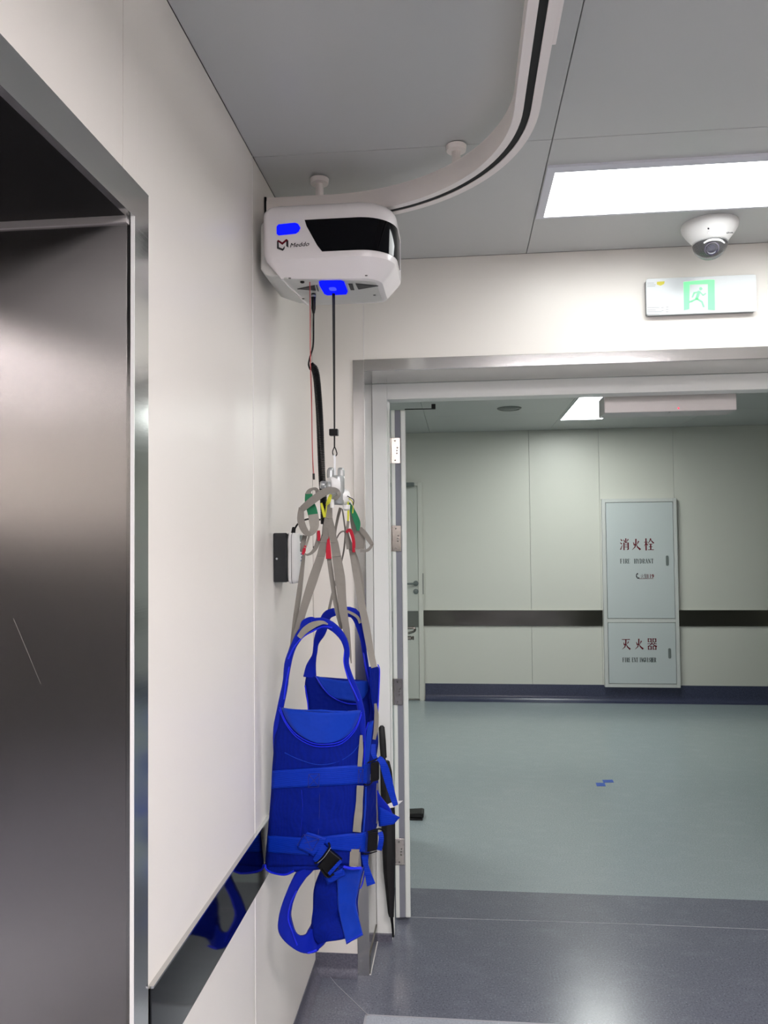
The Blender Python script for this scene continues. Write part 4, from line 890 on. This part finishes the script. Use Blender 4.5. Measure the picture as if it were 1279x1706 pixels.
# characters drawn as brush strokes: (x0,y0,w0, x1,y1,w1) on a 100 grid
G = {
'火': [(24,66,3,34,44,11),(76,74,9,62,50,3),(50,92,9,49,56,9),(49,56,9,38,26,7),(38,26,7,12,5,2),(49,56,3,64,28,8),(64,28,8,90,8,13)],
'灭': [(10,88,4,88,88,5),(82,92,3,88,88,6),(26,62,3,34,42,10),(76,68,8,63,50,3),(50,86,9,49,54,9),(49,54,9,38,24,7),(38,24,7,12,4,2),(49,54,3,64,26,8),(64,26,8,90,6,13)],
'消': [(10,92,3,22,80,10),(6,64,3,18,54,10),(8,8,8,26,44,2),(62,96,8,62,66,8),(40,88,3,49,72,9),(84,90,8,74,72,3),(42,62,8,42,4,8),(42,62,4,84,62,4),(84,62,9,84,10,9),(84,10,9,74,4,4),(42,45,4,84,45,4),(42,28,4,84,28,4)],
'栓': [(4,68,4,40,68,4),(22,96,9,22,2,9),(22,66,5,4,34,2),(24,60,3,38,44,8),(68,96,8,60,76,6),(60,76,6,40,56,2),(68,94,3,80,74,7),(80,74,7,97,60,10),(50,52,4,86,52,4),(68,52,9,68,6,9),(52,30,4,84,30,4),(42,5,4,96,5,5)],
'器': [(12,96,7,12,66,7),(12,94,4,40,94,4),(40,95,8,40,66,8),(12,68,4,40,68,4),(60,96,7,60,66,7),(60,94,4,88,94,4),(88,95,8,88,66,8),(60,68,4,88,68,4),(4,50,4,96,50,5),(50,62,7,44,50,7),(44,50,7,28,38,4),(28,38,4,6,30,2),(54,50,3,70,38,6),(70,38,6,96,30,9),(70,62,3,78,56,8),(12,32,7,12,2,7),(12,30,4,40,30,4),(40,31,8,40,2,8),(12,4,4,40,4,4),(60,32,7,60,2,7),(60,30,4,88,30,4),(88,31,8,88,2,8),(60,4,4,88,4,4)],
# serif capitals on a 70 x 100 grid
'F': [(16,100,13,16,0,13),(4,2,4,30,2,4),(4,98,4,62,98,4),(62,100,4,62,78,4),(16,52,4,46,52,4),(46,62,4,46,42,4)],
'I': [(34,100,13,34,0,13),(20,2,4,48,2,4),(20,98,4,48,98,4)],
'R': [(16,100,13,16,0,13),(4,2,4,30,2,4),(4,98,4,40,98,4),(40,98,5,56,86,11),(56,86,12,56,64,12),(56,64,10,40,50,5),(16,50,4,42,50,4),(36,50,8,60,2,12),(54,2,4,70,2,4)],
'E': [(16,100,13,16,0,13),(4,98,4,60,98,4),(60,100,4,60,80,4),(4,2,4,62,2,4),(62,0,4,62,22,4),(16,52,4,46,52,4),(46,62,4,46,42,4)],
'H': [(14,100,13,14,0,13),(56,100,13,56,0,13),(14,52,4,56,52,4),(2,2,4,26,2,4),(44,2,4,68,2,4),(2,98,4,26,98,4),(44,98,4,68,98,4)],
'Y': [(10,98,12,35,50,12),(60,98,5,35,50,5),(35,52,12,35,0,12),(22,2,4,48,2,4),(0,98,4,22,98,4),(50,98,4,70,98,4)],
'D': [(14,100,13,14,0,13),(4,98,4,38,98,4),(4,2,4,38,2,4),(38,98,5,58,76,11),(58,76,13,58,24,13),(58,24,11,38,2,5)],
'A': [(34,98,4,8,2,5),(34,100,12,58,2,13),(18,34,4,48,34,4),(0,2,4,18,2,4),(46,2,4,70,2,4)],
'N': [(14,98,5,14,0,5),(12,98,12,56,2,12),(58,98,5,58,0,5),(4,2,4,24,2,4),(48,98,4,68,98,4),(2,98,4,16,98,4)],
'T': [(35,100,13,35,0,13),(6,98,4,64,98,4),(6,100,4,6,80,4),(64,100,4,64,80,4),(22,2,4,48,2,4)],
'X': [(10,98,13,60,2,13),(58,98,4,10,2,4),(0,98,4,24,98,4),(46,98,4,68,98,4),(0,2,4,22,2,4),(46,2,4,70,2,4)],
'G': [(58,84,4,40,98,5),(40,98,5,16,80,11),(16,80,13,16,22,13),(16,22,11,38,2,5),(38,2,5,58,10,6),(58,0,12,58,40,12),(46,40,4,68,40,4),(60,100,4,60,76,4)],
'U': [(14,98,13,14,22,13),(14,22,11,34,2,5),(34,2,5,56,20,5),(56,20,5,56,98,5),(2,98,4,26,98,4),(46,98,4,68,98,4)],
'S': [(56,80,4,38,98,5),(38,98,5,16,80,9),(16,80,9,22,60,11),(22,60,12,48,40,12),(48,40,11,54,20,9),(54,20,8,34,2,5),(34,2,5,12,18,4),(58,100,4,58,78,4),(10,0,4,10,24,4)],
}
def glyph(q, ch, org, s, sx=1.0):
    for x0, y0, w0, x1, y1, w1 in G[ch]:
        A = Vector((org.x+x0*s*sx, org.y, org.z+y0*s)); B = Vector((org.x+x1*s*sx, org.y, org.z+y1*s))
        d = (B-A).normalized(); n_ = Vector((-d.z, 0, d.x)); a, b_ = (w0*1.1+.5)*s/2, (w1*1.1+.5)*s/2
        q.prism([A-n_*a-d*a*.5, B-n_*b_+d*b_*.5, B+n_*b_+d*b_*.5, A+n_*a-d*a*.5], (0, .0005, 0))
YT = FYC-.0036
q = MB()
for ch, x in zip('消火栓', (1032.3, 1051, 1072.4)): glyph(q, ch, U(x, 917, y=YT), .00118, .80)
mk('lettering', q, 'dred', dU)
q = MB()
def word(q, s, x0, x1, ybase, h, n_slots):
    A, B = U(x0, ybase, y=YT), U(x1, ybase, y=YT); w_ = (B.x-A.x)/n_slots; i = 0
    for ch in s:
        if ch != ' ': glyph(q, ch, A+Vector((i*w_, 0, 0)), h/100, w_/(h*.78))
        i += 1 if ch != ' ' else .75
word(q, 'FIRE', 1033, 1049.5, 938.6, .043, 4); word(q, 'HYDRANT', 1056, 1089, 938.6, .043, 7)
mk('lettering', q, 'green_ink', dU)
q = MB(); o_ = U(1067, 963, y=YT)
place_text(q, '火警', .046, o_, (1, 0, 0), (0, 0, 1), (0, -1, 0), .0002, width=.062)
mk('lettering', q, mat('purple_ink', (92, 66, 78), .5), dU)
q = MB(); place_text(q, '119', .050, U(1078.5, 962.8, y=YT), (1, 0, 0), (0, 0, 1), (0, -1, 0), .0002, bold=.0012, width=.06)
a, b_ = U(1064, 964.6, y=YT), U(1088, 964.2, y=YT); q.prism([a, b_, b_+Vector((0, 0, .004)), a+Vector((0, 0, .004))], (0, .0005, 0))
mk('lettering', q, 'dred', dU)
q = MB(); ph = [U(x, y, y=YT) for x, y in ((1062.5, 955.5), (1060, 957), (1060, 960.5), (1062, 963.5), (1064.5, 962.5))]
q.strip(ph, [.016, .008, .010, .010, .016], .0008, face=(0, -1, 0)); mk('phone_mark', q, 'ink', dU)
q = MB()
for ch, x in zip('灭火器', (1034.5, 1056, 1078)): glyph(q, ch, U(x, 1082.5, y=YT), .00112, .82)
mk('lettering', q, 'dred', dL)
q = MB(); word(q, 'FIRE', 1037, 1050, 1103, .042, 4); word(q, 'EXT', 1052.5, 1063, 1103, .042, 3); word(q, 'INGUISHER', 1065, 1093, 1103, .042, 9)
mk('lettering', q, 'green_ink', dL)

# ------------------------------------------------------------------ far door left of the corridor wall
d2 = thing('corridor_door', 'pale grey-green door with lever handle beyond the open leaf', 'door', (-.85, FY, 0))
DX0, DX1 = -1.42, -.385; YD = FY-.04
mk('frame_post', MB().box((DX1-.045, YD, 0), (DX1, FY, 2.165)), 'wall_far', d2, bev=.002)
mk('frame_post', MB().box((DX0, YD, 0), (DX0+.045, FY, 2.165)), 'wall_far', d2, bev=.002)
mk('frame_head', MB().box((DX0+.0455, YD, 2.13), (DX1-.0455, FY, 2.165)), 'wall_far', d2, bev=.002)
mk('leaf', MB().box((DX0+.046, YD+.006, .02), (DX1-.047, YD+.03, 2.128)), mat('far_door_paint', (198, 201, 193), .4), d2, bev=.001)
mk('bumper_strip', MB().box((DX0+.047, YD+.001, U(690, 1045, y=YD).z), (DX1-.05, YD+.006, U(690, 1018, y=YD).z)), mat('strip_dark', (98, 102, 96), .4), d2)
c = U(692.5, 972, y=YD); 
hq = mk('lever_handle', MB().lathe(c+Vector((0, .006, 0)), (0, -1, 0), [(0, .027), (.008, .027), (.01, .012), (.04, .011)], 20).tube([c+Vector((.0, -.034, 0)), c+Vector((-.06, -.036, 0)), c+Vector((-.125, -.034, 0))], .009, 10), 'grip', d2, sm=40)
mk('lock_rose', MB().lathe(U(692.5, 985.5, y=YD)+Vector((0, .006, 0)), (0, -1, 0), [(0, .027), (.008, .026), (.01, .01), (.012, .008)], 20), 'grip', d2, sm=40)
mk('closer', MB().box((U(676, 811, y=YD).x-.2, YD-.045, U(676, 811, y=YD).z), (U(690, 804, y=YD).x, YD+.006, U(690, 804, y=YD).z)), 'grip', d2, bev=.006)
mk('strike_edge', MB().box((DX1-.002, YD-.004, U(703, 990, y=YD).z), (DX1+.004, YD+.001, U(703, 955, y=YD).z)), 'cab_gap', d2)
# handle of the open leaf, reaching past its edge
def lpnt(s, d, z): return lo+sd*s+dr*d+Vector((0, 0, z-.012))
zh = 1.10
for s_, z in ((1, 0),):
    c = U(690, 1046, y=4.13); base = Vector((lo.x+dr.x*.84/dr.y*1.0, 4.13, c.z))
    mk('lever_handle', MB().tube([base, c+Vector((.004, 0, 0))], .008, 10).tube(smooth([c, c+Vector((.004, .0, -.012)), c+Vector((-.004, -.02, -.018)), c+Vector((-.028, -.09, -.018))], 12), .0065, 8), 'hinge', lf, sm=40)
    c2 = U(685, 1063, y=4.13); mk('thumb_turn', MB().tube([Vector((base.x, 4.13, c2.z)), c2], .011, 12).lathe(c2-Vector((.002, 0, 0)), (1, 0, 0), [(0, .006), (.012, .012), (.016, .008)], 12), 'hinge', lf, sm=40)

# ------------------------------------------------------------------ door stop and tape on the floor
ds = thing('door_stop', 'black floor door stop beside the open door leaf', 'door stop', tuple(U(697, 1362, z=0)))
a = U(706, 1361, z=0); b_ = U(684, 1362, z=0)
mk('plate', MB().box((b_.x-.08, a.y-.06, .0005), (a.x-.005, a.y+.05, .010)), 'black', ds, bev=.002)
mk('arm', MB().prism([(b_.x-.08, a.y-.045, .01), (a.x, a.y-.045, .01), (a.x, a.y-.045, .034), (a.x-.012, a.y-.045, .038), (b_.x-.08, a.y-.045, .025)], (0, .085, 0)), 'black_soft', ds, bev=.003)
def tape(pts, label): tag(mk('floor_tape', MB().prism([U(*p, z=.0004) for p in pts], (0, 0, .0008)), 'tape'), label, 'tape')
tape([(1003, 1299.5), (1020, 1299), (1022.5, 1303.5), (1005, 1304)], 'blue tape scrap on the corridor floor, further and right of the pair')
tape([(992, 1304.3), (1007, 1304.3), (1009, 1310), (994, 1310)], 'blue tape scrap on the corridor floor, nearer and left of the pair')
